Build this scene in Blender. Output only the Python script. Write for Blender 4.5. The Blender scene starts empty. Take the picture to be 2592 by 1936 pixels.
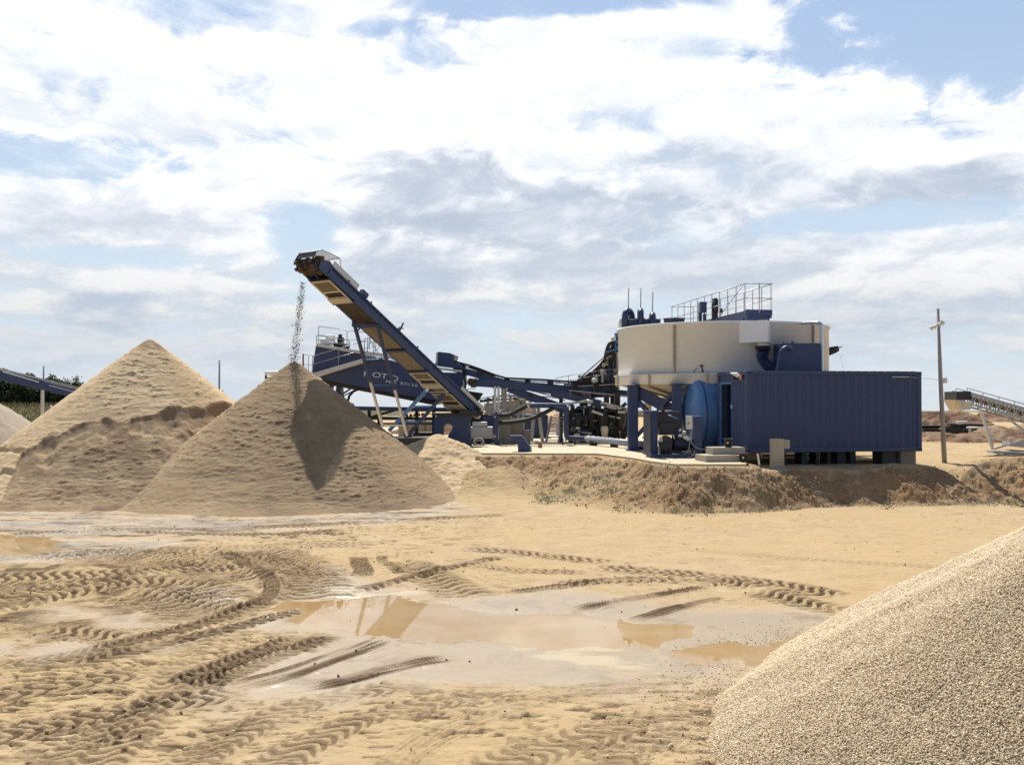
import bpy, math, random
import numpy as np
from mathutils import Vector, Matrix
R_ = math.radians
random.seed(7)
S = bpy.context.scene
COL = S.collection

# ------------------------------------------------------------------ camera
FPX, HZ, CAMH = 2350.0, 1010.0, 3.1          # focal length and horizon in photo pixels, eye height
cd = bpy.data.cameras.new('camera')
cd.sensor_width = 36.0; cd.lens = 36.0*FPX/2592.0
cd.clip_start = 0.1; cd.clip_end = 8000
cam = bpy.data.objects.new('camera', cd); COL.objects.link(cam)
cam.location = (0, 0, CAMH)
cam.rotation_euler = (R_(90) + math.atan((HZ-968)/FPX), 0, 0)
S.camera = cam

# ------------------------------------------------------------------ light
SUN_EL, SUN_AZ = R_(54.5), R_(-12.0)          # sun ahead of the camera, a little to the left
sd = bpy.data.lights.new('sun', 'SUN'); sd.energy = 5.0; sd.angle = R_(0.6); sd.color = (1.0, 0.95, 0.87)
sun = bpy.data.objects.new('sun', sd); COL.objects.link(sun)
sdir = Vector((math.sin(SUN_AZ)*math.cos(SUN_EL), math.cos(SUN_AZ)*math.cos(SUN_EL), math.sin(SUN_EL)))
sun.rotation_euler = sdir.to_track_quat('Z', 'Y').to_euler()
sun.location = sdir*50
S.view_settings.view_transform = 'Standard'
S.view_settings.look = 'None'
S.view_settings.exposure = 0.26
S.view_settings.gamma = 1.0

# ------------------------------------------------------------------ node helper
class NT:
    def __init__(s, tree):
        s.t = tree; s.n = tree.nodes; s.l = tree.links
    def add(s, typ, **kw):
        nd = s.n.new(typ)
        ins = kw.pop('ins', {})
        for k, v in kw.items(): setattr(nd, k, v)
        for k, v in ins.items(): s.put(nd.inputs[k], v)
        return nd
    def put(s, sock, v):
        if isinstance(v, bpy.types.NodeSocket): s.l.new(v, sock)
        elif isinstance(v, bpy.types.Node): s.l.new(v.outputs[0], sock)
        else:
            if sock.type == 'RGBA' and hasattr(v, '__len__') and len(v) == 3: v = (*v, 1)
            sock.default_value = v
    def m(s, op, a, b=None, c=None, clamp=False):
        nd = s.n.new('ShaderNodeMath'); nd.operation = op; nd.use_clamp = clamp
        s.put(nd.inputs[0], a)
        if b is not None: s.put(nd.inputs[1], b)
        if c is not None: s.put(nd.inputs[2], c)
        return nd.outputs[0]
    def mix(s, f, a, b, mode='MIX'):
        nd = s.n.new('ShaderNodeMix'); nd.data_type = 'RGBA'; nd.blend_type = mode
        s.put(nd.inputs[0], f); s.put(nd.inputs[6], a); s.put(nd.inputs[7], b)
        return nd.outputs[2]
    def sm(s, x, lo, hi, to0=0.0, to1=1.0):
        nd = s.n.new('ShaderNodeMapRange'); nd.interpolation_type = 'SMOOTHSTEP'
        s.put(nd.inputs[0], x); s.put(nd.inputs[1], lo); s.put(nd.inputs[2], hi)
        s.put(nd.inputs[3], to0); s.put(nd.inputs[4], to1)
        return nd.outputs[0]
    def lin(s, x, lo, hi, to0=0.0, to1=1.0):
        nd = s.n.new('ShaderNodeMapRange')
        s.put(nd.inputs[0], x); s.put(nd.inputs[1], lo); s.put(nd.inputs[2], hi)
        s.put(nd.inputs[3], to0); s.put(nd.inputs[4], to1)
        return nd.outputs[0]
    def noise(s, vec, scale, detail=6, rough=0.55, dist=0.0, lac=2.0):
        nd = s.n.new('ShaderNodeTexNoise')
        if vec is not None: s.put(nd.inputs['Vector'], vec)
        nd.inputs['Scale'].default_value = scale; nd.inputs['Detail'].default_value = detail
        nd.inputs['Roughness'].default_value = rough; nd.inputs['Distortion'].default_value = dist
        nd.inputs['Lacunarity'].default_value = lac
        return nd
    def vec(s, x, y, z=0.0):
        nd = s.n.new('ShaderNodeCombineXYZ')
        s.put(nd.inputs[0], x); s.put(nd.inputs[1], y); s.put(nd.inputs[2], z)
        return nd.outputs[0]

# ------------------------------------------------------------------ sky
W = bpy.data.worlds.new('World'); S.world = W; W.use_nodes = True
W.node_tree.nodes.clear()
N = NT(W.node_tree)
bg = N.add('ShaderNodeBackground'); out = N.add('ShaderNodeOutputWorld')
bg.inputs[1].default_value = 0.1
N.l.new(bg.outputs[0], out.inputs[0])
sky = N.add('ShaderNodeTexSky', sky_type='NISHITA', sun_disc=False, sun_elevation=SUN_EL, sun_rotation=SUN_AZ,
            altitude=0, air_density=1.0, dust_density=0.7, ozone_density=1.2)
tc = N.add('ShaderNodeTexCoord')
sp = N.add('ShaderNodeSeparateXYZ', ins={0: tc.outputs['Generated']})
dx, dy, dz = sp.outputs
az = N.m('ARCTAN2', dx, dy)                    # azimuth, 0 = north (ahead)
el = N.m('ARCSINE', dz)
elp = N.m('MAXIMUM', el, 0.0)
# cloud layer seen from below: heights shrink towards the horizon
inv = N.m('DIVIDE', 1.0, N.m('ADD', elp, 0.20))
px = N.m('MULTIPLY', az, inv); py = inv
wv = N.vec(N.m('MULTIPLY', az, 4.2), N.m('MULTIPLY', el, 8.6), 3.7)
wn = N.noise(wv, 1.3, 3, 0.5)
warp = N.add('ShaderNodeVectorMath', operation='MULTIPLY_ADD', ins={0: wn.outputs['Color'], 1: (0.55, 0.55, 0.0), 2: wv})
c1 = N.noise(warp.outputs[0], 1.5, 10, 0.58).outputs['Fac']
dtl = N.noise(warp.outputs[0], 5.5, 8, 0.60).outputs['Fac']
# same field a little nearer the sun: bright rims face the sun (up), grey bases lie below
up = N.add('ShaderNodeVectorMath', operation='ADD', ins={0: warp.outputs[0], 1: (0.02, 0.13, 0.0)})
c1u = N.noise(up.outputs[0], 1.5, 10, 0.58).outputs['Fac']

def blob(a0, e0, sa, se, k=1.0, soft=True):
    """cloud bank placed by azimuth/elevation (radians), edges frayed by the noise"""
    da = N.m('DIVIDE', N.m('SUBTRACT', az, a0), sa)
    de = N.m('DIVIDE', N.m('SUBTRACT', el, e0), se)
    r = N.m('SQRT', N.m('ADD', N.m('MULTIPLY', da, da), N.m('MULTIPLY', de, de)))
    r = N.m('ADD', r, N.m('MULTIPLY', N.m('SUBTRACT', dtl, 0.5), 1.6))
    r = N.m('ADD', r, N.m('MULTIPLY', N.m('SUBTRACT', c1, 0.5), 1.2))
    return N.m('MULTIPLY', N.sm(r, 1.35, 0.55), k)
def pix(x, y):
    a = math.atan((x-1296)/FPX); return a, math.atan((HZ-y)/FPX*math.cos(a))
def pb(x, y, wx, wy, k=1.0):
    a, e = pix(x, y); return blob(a, e, wx/FPX, wy/FPX, k)
def total(L):
    r = L[0]
    for b in L[1:]: r = N.m('MAXIMUM', r, b)
    return r
# cover: mostly cloud ahead, breaks of blue
gaps = total([pb(2480, 50, 430, 190, 1.0), pb(120, 395, 300, 42, .75), pb(770, 590, 110, 100, .85), pb(2230, 545, 330, 36, .6),
              pb(1720, 580, 130, 60, .5), pb(1160, 330, 110, 35, .40), pb(60, 150, 170, 80, .45), pb(560, 30, 480, 50, .55),
              pb(1300, 5, 420, 30, .75), pb(930, 740, 200, 70, .4), pb(350, 650, 260, 30, .4), pb(1700, 110, 150, 40, .45), pb(520, 220, 160, 50, .35),
              pb(1560, 300, 120, 50, .3), pb(700, 380, 200, 30, .3), pb(1050, 130, 120, 40, .35)])
greys = total([pb(1350, 555, 560, 80, 1.0), pb(1120, 470, 240, 100, .9), pb(1030, 680, 170, 85, .9), pb(1780, 480, 200, 110, .75),
               pb(2340, 480, 240, 55, 1.0), pb(2080, 500, 130, 60, .55), pb(265, 790, 95, 50, .9), pb(40, 620, 200, 55, .6),
               pb(1650, 670, 420, 60, .7), pb(2150, 790, 560, 50, .6), pb(1500, 930, 900, 60, .3), pb(300, 560, 330, 40, .45),
               pb(150, 880, 560, 60, .45), pb(1050, 850, 300, 40, .35), pb(2000, 620, 300, 40, .4), pb(250, 300, 300, 50, .2), pb(1700, 250, 300, 60, .12)])
banks = total([pb(800, 250, 1500, 260, 1.0), pb(1900, 320, 700, 150, .9), pb(330, 510, 380, 100, 1.0), pb(1400, 480, 700, 150, 1.0), pb(2330, 450, 330, 90, 1.0),
               pb(265, 770, 120, 95, 1.0), pb(1960, 680, 420, 70, .9), pb(1450, 680, 300, 60, .9), pb(1010, 650, 190, 120, 1.0), pb(2400, 660, 330, 70, .9)])
front = N.sm(dy, -0.35, 0.55)                  # cloud deck kept ahead; unseen sky behind cleared to lower the fill
# low heaps of cloud near the horizon, rounder than the deck above
lv = N.vec(N.m('MULTIPLY', az, 5.0), N.m('MULTIPLY', el, 15.0), 8.3)
lw = N.noise(lv, 1.2, 3, 0.5)
lvw = N.add('ShaderNodeVectorMath', operation='MULTIPLY_ADD', ins={0: lw.outputs['Color'], 1: (0.35, 0.35, 0.0), 2: lv}).outputs[0]
l1 = N.noise(lvw, 1.25, 8, 0.58).outputs['Fac']
l1u = N.noise(N.add('ShaderNodeVectorMath', operation='ADD', ins={0: lvw, 1: (-0.05, 0.16, 0.0)}).outputs[0], 1.25, 8, 0.58).outputs['Fac']
lowk = N.sm(el, 0.24, 0.10)
lowk0 = N.sm(el, 0.245, 0.13)
field = N.add('ShaderNodeMix', ins={0: lowk, 2: c1, 3: N.m('MULTIPLY_ADD', N.m('SUBTRACT', l1, 0.5), 1.25, 0.53)}).outputs[0]
fieldu = N.add('ShaderNodeMix', ins={0: lowk, 2: c1u, 3: N.m('MULTIPLY_ADD', N.m('SUBTRACT', l1u, 0.5), 1.25, 0.53)}).outputs[0]
cover = N.m('ADD', N.m('MULTIPLY', banks, 0.19), N.m('MULTIPLY', gaps, -0.33))
cover = N.m('ADD', cover, N.sm(el, 0.0, 0.30, 0.10, 0.05))
dens = N.m('ADD', field, N.m('MULTIPLY', N.m('SUBTRACT', dtl, 0.5), 0.36))
dens = N.m('ADD', dens, cover)
cl = N.sm(dens, 0.37, 0.66)
high = N.sm(el, 0.95, 0.52)                    # clouds thinned overhead, out of view, to cut fill light
cl = N.m('MULTIPLY', cl, N.lin(N.m('MULTIPLY', front, high), 0, 1, 0.12, 1.0))
# shading
lit = N.m('SUBTRACT', field, fieldu)
lit = N.sm(lit, -0.10, 0.08)
bright = N.m('SUBTRACT', 1.0, N.m('MULTIPLY', N.m('SUBTRACT', 1.0, lit), N.lin(el, 0.03, 0.34, 0.85, 0.26)))
bright = N.m('MULTIPLY', bright, N.lin(dtl, 0.3, 0.7, 0.84, 1.06))
white = N.mix(N.sm(el, 0.05, 0.24), (6.9, 6.95, 6.9), (9.6, 9.7, 9.9))
grey = (4.4, 5.0, 6.0)
cc = N.mix(bright, (4.8, 5.5, 6.4), white)
gm = N.m('MULTIPLY', greys, N.sm(N.m('ADD', dtl, N.m('MULTIPLY', lit, 0.10)), 0.86, 0.34, 0.45, 1.0))
cc = N.mix(gm, cc, grey)
base = N.mix(N.sm(el, 0.0, 0.34, 0.75, 0.0), sky.outputs[0], (6.1, 7.2, 8.2))
behind = N.mix(1.0, sky.outputs[0], (0.72, 0.78, 0.88), 'MULTIPLY')
ahead_blue = N.mix(0.75, base, N.mix(N.sm(el, 0.05, 0.42), (5.5, 6.5, 7.4), (3.9, 5.1, 7.1)))
clear = N.mix(N.m('MULTIPLY', front, high), behind, ahead_blue)
fin = N.mix(cl, clear, cc)
hz = N.m('MULTIPLY', N.sm(el, 0.09, 0.0), N.lin(front, 0, 1, 0.2, 0.60))
fin = N.mix(hz, fin, (5.7, 6.3, 6.9))
N.l.new(fin, bg.inputs[0])
W.cycles.sampling_method = 'MANUAL'; W.cycles.sample_map_resolution = 1024

# ------------------------------------------------------------------ building helpers
def P(x, y, Y):
    """point seen at photo pixel (x, y) when it stands Y metres ahead"""
    return Vector(((x-1296)/FPX*Y, Y, CAMH + (HZ-y)/FPX*Y))
ORG = {}
def tag(o, label=None, cat=None, group=None, kind=None):
    if label: o['label'] = label
    if cat: o['category'] = cat
    if group: o['group'] = group
    if kind: o['kind'] = kind
    return o
def thing(name, label, cat, loc, group=None, kind=None):
    o = bpy.data.objects.new(name, None); COL.objects.link(o)
    o.location = loc; ORG[o.name] = Vector(loc)
    o.empty_display_size = 0.3
    return tag(o, label, cat, group, kind)
class MB:
    def __init__(s): s.v = []; s.f = []; s.sm = []
    def add(s, vs, fs, smooth=False):
        b = len(s.v); s.v += [Vector(v) for v in vs]
        s.f += [tuple(i+b for i in f) for f in fs]; s.sm += [smooth]*len(fs)
        return s
    def hexa(s, p):           # 8 points: bottom 4 then top 4
        return s.add(p, [(0,3,2,1),(4,5,6,7),(0,1,5,4),(1,2,6,5),(2,3,7,6),(3,0,4,7)])
    def box(s, c, sz, rz=0.0, rx=0.0, ry=0.0):
        M = Matrix.Rotation(rz, 3, 'Z') @ Matrix.Rotation(ry, 3, 'Y') @ Matrix.Rotation(rx, 3, 'X')
        c = Vector(c); h = [k/2 for k in sz]
        pts = [c + M @ Vector((a*h[0], b*h[1], d*h[2])) for d in (-1, 1) for a, b in ((-1,-1),(1,-1),(1,1),(-1,1))]
        return s.hexa(pts)
    def bar(s, p, q, w=0.1, h=None, up=(0,0,1), side=0.0, lift=0.0):
        """rectangular bar from p to q, w wide (sideways), h deep"""
        h = w if h is None else h
        p = Vector(p); q = Vector(q); d = (q-p).normalized(); u = Vector(up)
        if abs(d.dot(u)) > 0.98: u = Vector((0, 1, 0))
        r = d.cross(u).normalized(); t = r.cross(d).normalized()
        o = r*side + t*lift
        pts = []
        for c in (p, q):
            pts += [c+o-r*w/2-t*h/2, c+o+r*w/2-t*h/2, c+o+r*w/2+t*h/2, c+o-r*w/2+t*h/2]
        return s.add(pts, [(0,1,2,3),(7,6,5,4),(0,4,5,1),(1,5,6,2),(2,6,7,3),(3,7,4,0)])
    def tube(s, pts, r, n=10, caps=True):
        pts = [Vector(p) for p in pts]; k = len(pts)
        rr = r if hasattr(r, '__len__') else [r]*k
        b = len(s.v); u = None
        for i, p in enumerate(pts):
            d = (pts[min(i+1, k-1)] - pts[max(i-1, 0)]).normalized()
            if u is None:
                a = Vector((0,0,1)) if abs(d.z) < 0.9 else Vector((1,0,0))
                u = d.cross(a).normalized()
            else: u = (u - d*u.dot(d)).normalized()
            w = d.cross(u)
            for j in range(n):
                t = 2*math.pi*j/n
                s.v.append(p + (u*math.cos(t) + w*math.sin(t))*rr[i])
        for i in range(k-1):
            for j in range(n):
                s.f.append((b+i*n+j, b+i*n+(j+1)%n, b+(i+1)*n+(j+1)%n, b+(i+1)*n+j)); s.sm.append(True)
        if caps:
            s.f.append(tuple(b+j for j in range(n))[::-1]); s.sm.append(False)
            s.f.append(tuple(b+(k-1)*n+j for j in range(n))); s.sm.append(False)
        return s
    def prism(s, poly, off):
        """closed polygon (3-D points) pushed along off"""
        n = len(poly); off = Vector(off); a = [Vector(p) for p in poly]
        fs = [tuple(range(n)), tuple(range(2*n-1, n-1, -1))] + [(i, i+n, (i+1)%n+n, (i+1)%n) for i in range(n)]
        return s.add(a + [p+off for p in a], fs)
    def lathe(s, c, prof, n=64, a0=0.0, a1=2*math.pi, smooth=True):
        """prof: (radius, z) pairs round the vertical through c"""
        c = Vector(c); full = abs(a1-a0-2*math.pi) < 1e-6; m = n if full else n+1
        b = len(s.v)
        for r, z in prof:
            for j in range(m):
                t = a0 + (a1-a0)*j/n
                s.v.append(c + Vector((r*math.cos(t), r*math.sin(t), z)))
        for i in range(len(prof)-1):
            for j in range(n):
                k = (j+1) % m
                s.f.append((b+i*m+j, b+i*m+k, b+(i+1)*m+k, b+(i+1)*m+j)); s.sm.append(smooth)
        return s
    def build(s, name, mat, parent=None, bevel=0.0, **kw):
        L = ORG.get(parent.name, Vector()) if parent else kw.pop('loc', Vector())
        me = bpy.data.meshes.new(name)
        me.from_pydata([v - L for v in s.v], [], s.f)
        me.polygons.foreach_set('use_smooth', s.sm)
        me.materials.append(mat); me.update()
        o = bpy.data.objects.new(name, me); COL.objects.link(o)
        if parent: o.parent = parent; ORG[o.name] = L
        else: o.location = L; ORG[o.name] = Vector(L)
        if bevel:
            bv = o.modifiers.new('bevel', 'BEVEL'); bv.width = bevel; bv.segments = 2; bv.limit_method = 'ANGLE'
            bv.angle_limit = R_(40)
        if kw: tag(o, **kw)
        return o
def np_mesh(name, V, F, mat, attrs=None, smooth=True, parent=None, colors=None):
    me = bpy.data.meshes.new(name)
    me.vertices.add(len(V)); me.vertices.foreach_set('co', np.asarray(V, np.float32).ravel())
    F = np.asarray(F, np.int32); k = F.shape[1]
    me.loops.add(F.size); me.loops.foreach_set('vertex_index', F.ravel())
    me.polygons.add(len(F))
    me.polygons.foreach_set('loop_start', np.arange(0, F.size, k, dtype=np.int32))
    me.polygons.foreach_set('loop_total', np.full(len(F), k, np.int32))
    me.polygons.foreach_set('use_smooth', np.full(len(F), smooth, bool))
    for an, av in (attrs or {}).items():
        a = me.attributes.new(an, 'FLOAT', 'POINT'); a.data.foreach_set('value', np.asarray(av, np.float32))
    me.materials.append(mat)
    me.update(calc_edges=True)
    o = bpy.data.objects.new(name, me); COL.objects.link(o)
    if parent: o.parent = parent
    return o

# numpy value noise -------------------------------------------------
def _hash(ix, iy, seed):
    h = (ix.astype(np.int64)*374761393 + iy.astype(np.int64)*668265263 + seed*2147483647) & 0xffffffff
    h = ((h ^ (h >> 13))*1274126177) & 0xffffffff
    return ((h ^ (h >> 16)) & 0xffffff)/16777215.0
def vn(x, y, seed=0):
    xi = np.floor(x); yi = np.floor(y); fx = x-xi; fy = y-yi
    fx = fx*fx*(3-2*fx); fy = fy*fy*(3-2*fy)
    a = _hash(xi, yi, seed); b = _hash(xi+1, yi, seed); c = _hash(xi, yi+1, seed); d = _hash(xi+1, yi+1, seed)
    return (a+(b-a)*fx)*(1-fy) + (c+(d-c)*fx)*fy
def fbm(x, y, seed=0, o=4, g=0.5):
    r = 0; a = 1; t = 0
    for i in range(o):
        r = r + a*vn(x*2**i + 17.3*i, y*2**i - 9.1*i, seed+i); t += a; a *= g
    return r/t
def sst(x, a, b):
    t = np.clip((x-a)/(b-a), 0, 1); return t*t*(3-2*t)
def G(x, y):                                     # photo pixel of a flat-ground point -> ground x, y
    Y = CAMH*FPX/(y-HZ); return ((x-1296)/FPX*Y, Y)

# ------------------------------------------------------------------ materials
def mat(name):
    m = bpy.data.materials.new(name); m.use_nodes = True
    n = NT(m.node_tree); b = m.node_tree.nodes['Principled BSDF']
    return m, n, b
def paint(name, col, rough=0.45, dirt=0.35, dirtcol=(0.30, 0.24, 0.17), metal=0.0, var=0.12, scale=1.5, streak=0.5):
    """painted steel with dust, faint streaks and uneven gloss"""
    m, n, b = mat(name)
    t = n.add('ShaderNodeTexCoord').outputs['Object']
    mp = n.add('ShaderNodeMapping', ins={0: t}); mp.inputs['Scale'].default_value = (scale*2.2, scale*2.2, scale*0.5)
    a = n.noise(t, scale, 7, 0.65).outputs[0]; s2 = n.noise(mp.outputs[0], 2.0, 6, 0.6).outputs[0]
    fine = n.noise(t, scale*18, 4, 0.6).outputs[0]
    v = n.m('MULTIPLY_ADD', n.m('SUBTRACT', a, 0.5), var*2, 1.0)
    c = n.mix(1.0, col, n.vec(v, v, v), 'MULTIPLY')
    d = n.m('MULTIPLY', n.sm(n.m('ADD', n.m('MULTIPLY', s2, streak), n.m('MULTIPLY', a, 1-streak)), 0.42, 0.72), dirt)
    d = n.m('ADD', d, n.m('MULTIPLY', n.sm(fine, 0.55, 0.75), dirt*0.35))
    c = n.mix(d, c, dirtcol)
    n.put(b.inputs['Base Color'], c)
    n.put(b.inputs['Roughness'], n.m('ADD', rough, n.m('MULTIPLY', d, 0.4)))
    b.inputs['Metallic'].default_value = metal
    bp = n.add('ShaderNodeBump', ins={'Strength': 0.25, 'Distance': 0.01, 'Height': fine})
    n.put(b.inputs['Normal'], bp.outputs[0])
    return m
NAVY = (0.030, 0.050, 0.130)
M = {}
M['navy'] = paint('navy_paint', NAVY, 0.38, 0.16, (0.12, 0.11, 0.10))
M['navy2'] = paint('navy_paint_dusty', (0.032, 0.048, 0.12), 0.5, 0.30, (0.14, 0.12, 0.095))
M['cont'] = paint('container_paint', (0.038, 0.057, 0.132), 0.55, 0.12, (0.10, 0.09, 0.09), scale=0.8)
M['blue'] = paint('bright_blue_paint', (0.085, 0.20, 0.40), 0.25, 0.10, (0.15, 0.16, 0.18))
M['black'] = paint('black_rubber', (0.012, 0.011, 0.012), 0.6, 0.35, (0.09, 0.065, 0.045))
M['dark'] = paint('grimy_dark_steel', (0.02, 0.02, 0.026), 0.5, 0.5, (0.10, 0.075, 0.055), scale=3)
M['cream'] = paint('cream_panels', (0.84, 0.84, 0.83), 0.45, 0.06, (0.60, 0.52, 0.40), scale=0.7, var=0.05)
M['creamdirt'] = paint('stained_cream', (0.72, 0.62, 0.45), 0.55, 0.45, (0.25, 0.17, 0.09), scale=1.4)
M['flange'] = paint('rust_stained_flange', (0.55, 0.47, 0.34), 0.6, 0.8, (0.22, 0.16, 0.10), scale=5)
M['galv'] = paint('galvanised_steel', (0.42, 0.42, 0.43), 0.35, 0.25, (0.25, 0.22, 0.18), metal=0.55, scale=4)
M['galvpale'] = paint('pale_galvanised_steel', (0.62, 0.59, 0.54), 0.4, 0.3, (0.36, 0.29, 0.20), metal=0.2, scale=3)
M['tray'] = paint('perforated_guard', (0.22, 0.18, 0.125), 0.6, 0.7, (0.15, 0.10, 0.055), metal=0.1, scale=3)
M['trayrim'] = paint('guard_rim', (0.55, 0.48, 0.37), 0.5, 0.4, (0.34, 0.25, 0.14), metal=0.1, scale=3)
M['slot'] = paint('dark_slots', (0.012, 0.010, 0.008), 0.9, 0.0)
M['belt'] = paint('conveyor_belt', (0.045, 0.033, 0.024), 0.8, 0.85, (0.12, 0.08, 0.045), scale=2.5)
M['conc'] = paint('concrete', (0.42, 0.37, 0.29), 0.85, 0.4, (0.30, 0.25, 0.18), scale=2)
M['concdark'] = paint('weathered_concrete', (0.27, 0.24, 0.20), 0.85, 0.45, (0.16, 0.13, 0.10), scale=2)
M['white'] = paint('white_enamel', (0.78, 0.77, 0.74), 0.35, 0.2, (0.45, 0.38, 0.28), scale=3)
M['orange'] = paint('orange_plastic', (0.55, 0.17, 0.06), 0.4, 0.2)
M['red'] = paint('red_paint', (0.30, 0.03, 0.03), 0.45, 0.2)
M['wood'] = paint('weathered_timber', (0.25, 0.17, 0.10), 0.8, 0.5, (0.12, 0.08, 0.05), scale=4)
M['wetsand'] = paint('caked_wet_sand', (0.10, 0.062, 0.034), 0.85, 0.6, (0.17, 0.11, 0.06), scale=8)
M['lettering'] = paint('white_lettering', (0.8, 0.8, 0.8), 0.4, 0.0)
def glassmat():
    m, n, b = mat('clear_guard_mesh')
    tr = n.add('ShaderNodeBsdfTransparent'); tr.inputs[0].default_value = (0.9, 0.93, 0.97, 1)
    b.inputs['Base Color'].default_value = (0.6, 0.62, 0.64, 1); b.inputs['Metallic'].default_value = 0.6; b.inputs['Roughness'].default_value = 0.25
    t = n.add('ShaderNodeTexCoord').outputs['Object']
    w = n.add('ShaderNodeTexWave', ins={0: t, 'Scale': 14.0}, wave_type='BANDS', bands_direction='DIAGONAL')
    mx = n.add('ShaderNodeMixShader', ins={0: n.sm(w.outputs[0], 0.3, 0.8, 0.20, 0.65)})
    n.l.new(tr.outputs[0], mx.inputs[1]); n.l.new(b.outputs[0], mx.inputs[2])
    n.l.new(mx.outputs[0], m.node_tree.nodes['Material Output'].inputs[0])
    return m
M['meshguard'] = glassmat()

def ground_mat():
    m, n, b = mat('sandy_ground')
    t = n.add('ShaderNodeTexCoord').outputs['Object']
    A = lambda k: n.add('ShaderNodeAttribute', attribute_name=k).outputs['Fac']
    wet, churn, earth, grass, foam = A('wet'), A('churn'), A('earth'), A('grass'), A('foam')
    glint = A('glint')
    big = n.noise(t, 0.22, 6, 0.6).outputs[0]; mid = n.noise(t, 1.7, 7, 0.65, 0.4).outputs[0]; fine = n.noise(t, 14, 6, 0.7).outputs[0]
    grit = n.noise(t, 70, 3, 0.7).outputs[0]
    mp = n.add('ShaderNodeMapping', ins={0: t}); mp.inputs['Scale'].default_value = (0.6, 2.6, 1)
    stre = n.noise(mp.outputs[0], 2.2, 6, 0.65, 0.6).outputs[0]
    dry = n.mix(n.sm(mid, 0.3, 0.7), (0.41, 0.295, 0.165), (0.49, 0.37, 0.225))
    dry = n.mix(n.sm(big, 0.38, 0.62), dry, (0.46, 0.335, 0.18))
    dry = n.mix(n.m('MULTIPLY', n.sm(stre, 0.54, 0.70), 0.45), dry, (0.33, 0.235, 0.125))
    mud = n.mix(n.sm(mid, 0.35, 0.7), (0.36, 0.29, 0.205), (0.30, 0.235, 0.16))
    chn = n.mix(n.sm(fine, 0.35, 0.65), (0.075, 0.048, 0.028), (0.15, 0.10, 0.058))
    ear = n.mix(n.sm(fine, 0.35, 0.68), (0.16, 0.088, 0.046), (0.32, 0.20, 0.11))
    ear = n.mix(n.sm(mid, 0.5, 0.68), ear, (0.40, 0.275, 0.16))
    rust = n.sm(n.noise(t, 0.6, 5, 0.6, 0.8).outputs[0], 0.52, 0.66)
    ear = n.mix(n.m('MULTIPLY', rust, 0.75), ear, (0.30, 0.15, 0.065))
    c = n.mix(n.m('MULTIPLY', wet, 0.9), dry, mud)
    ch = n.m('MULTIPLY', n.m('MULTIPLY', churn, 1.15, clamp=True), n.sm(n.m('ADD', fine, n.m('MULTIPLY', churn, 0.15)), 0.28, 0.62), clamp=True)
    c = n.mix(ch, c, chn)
    c = n.mix(n.m('MULTIPLY', glint, n.m('MULTIPLY', wet, n.sm(mid, 0.35, 0.6, 0.1, 0.7))), c, (0.50, 0.42, 0.32))
    c = n.mix(earth, c, ear)
    gr = n.mix(n.sm(fine, 0.35, 0.7), (0.05, 0.06, 0.02), (0.16, 0.13, 0.06))
    c = n.mix(grass, c, gr)
    c = n.mix(foam, c, (0.52, 0.43, 0.28))
    gv = n.m('MULTIPLY_ADD', n.m('SUBTRACT', grit, 0.5), 0.5, 1.0)
    c = n.mix(1.0, c, n.vec(gv, gv, gv), 'MULTIPLY')
    n.put(b.inputs['Base Color'], c)
    dryness = n.m('SUBTRACT', 1.0, wet)
    ro = n.m('ADD', n.m('MULTIPLY', dryness, 0.55), n.m('MULTIPLY_ADD', n.m('SUBTRACT', mid, 0.5), 0.6, 0.42))
    ro = n.m('SUBTRACT', ro, n.m('MULTIPLY', n.m('MULTIPLY', glint, wet), 0.14))
    ro = n.m('ADD', ro, n.m('MULTIPLY', earth, 0.3))
    ro = n.m('ADD', ro, n.m('MULTIPLY', ch, 0.22), clamp=True)
    ro = n.m('SUBTRACT', ro, n.m('MULTIPLY', n.m('MULTIPLY', wet, 0.45), n.sm(n.noise(t, 1.1, 6, 0.65, 0.5).outputs[0], 0.54, 0.66)))
    n.put(b.inputs['Roughness'], n.m('MAXIMUM', ro, 0.12))
    n.put(b.inputs['Specular IOR Level'], n.m('MULTIPLY_ADD', wet, 0.08, 0.12))
    h = n.m('ADD', n.m('MULTIPLY', fine, n.m('MULTIPLY_ADD', churn, 0.022, 0.016)), n.m('MULTIPLY', grit, 0.006))
    h = n.m('ADD', h, n.m('MULTIPLY', stre, 0.02))
    h = n.m('ADD', h, n.m('MULTIPLY', n.m('MULTIPLY', glint, wet), n.m('ADD', n.m('MULTIPLY', n.noise(t, 6, 3, 0.6).outputs[0], 0.05), n.m('MULTIPLY', n.noise(t, 26, 4, 0.75).outputs[0], 0.035))))
    bs = n.m('MAXIMUM', n.m('MULTIPLY_ADD', dryness, 0.85, 0.15), n.m('MULTIPLY', glint, 0.9))
    bp = n.add('ShaderNodeBump', ins={'Strength': bs, 'Distance': 1.0, 'Height': h})
    n.put(b.inputs['Normal'], bp.outputs[0])
    return m
M['ground'] = ground_mat()

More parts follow.
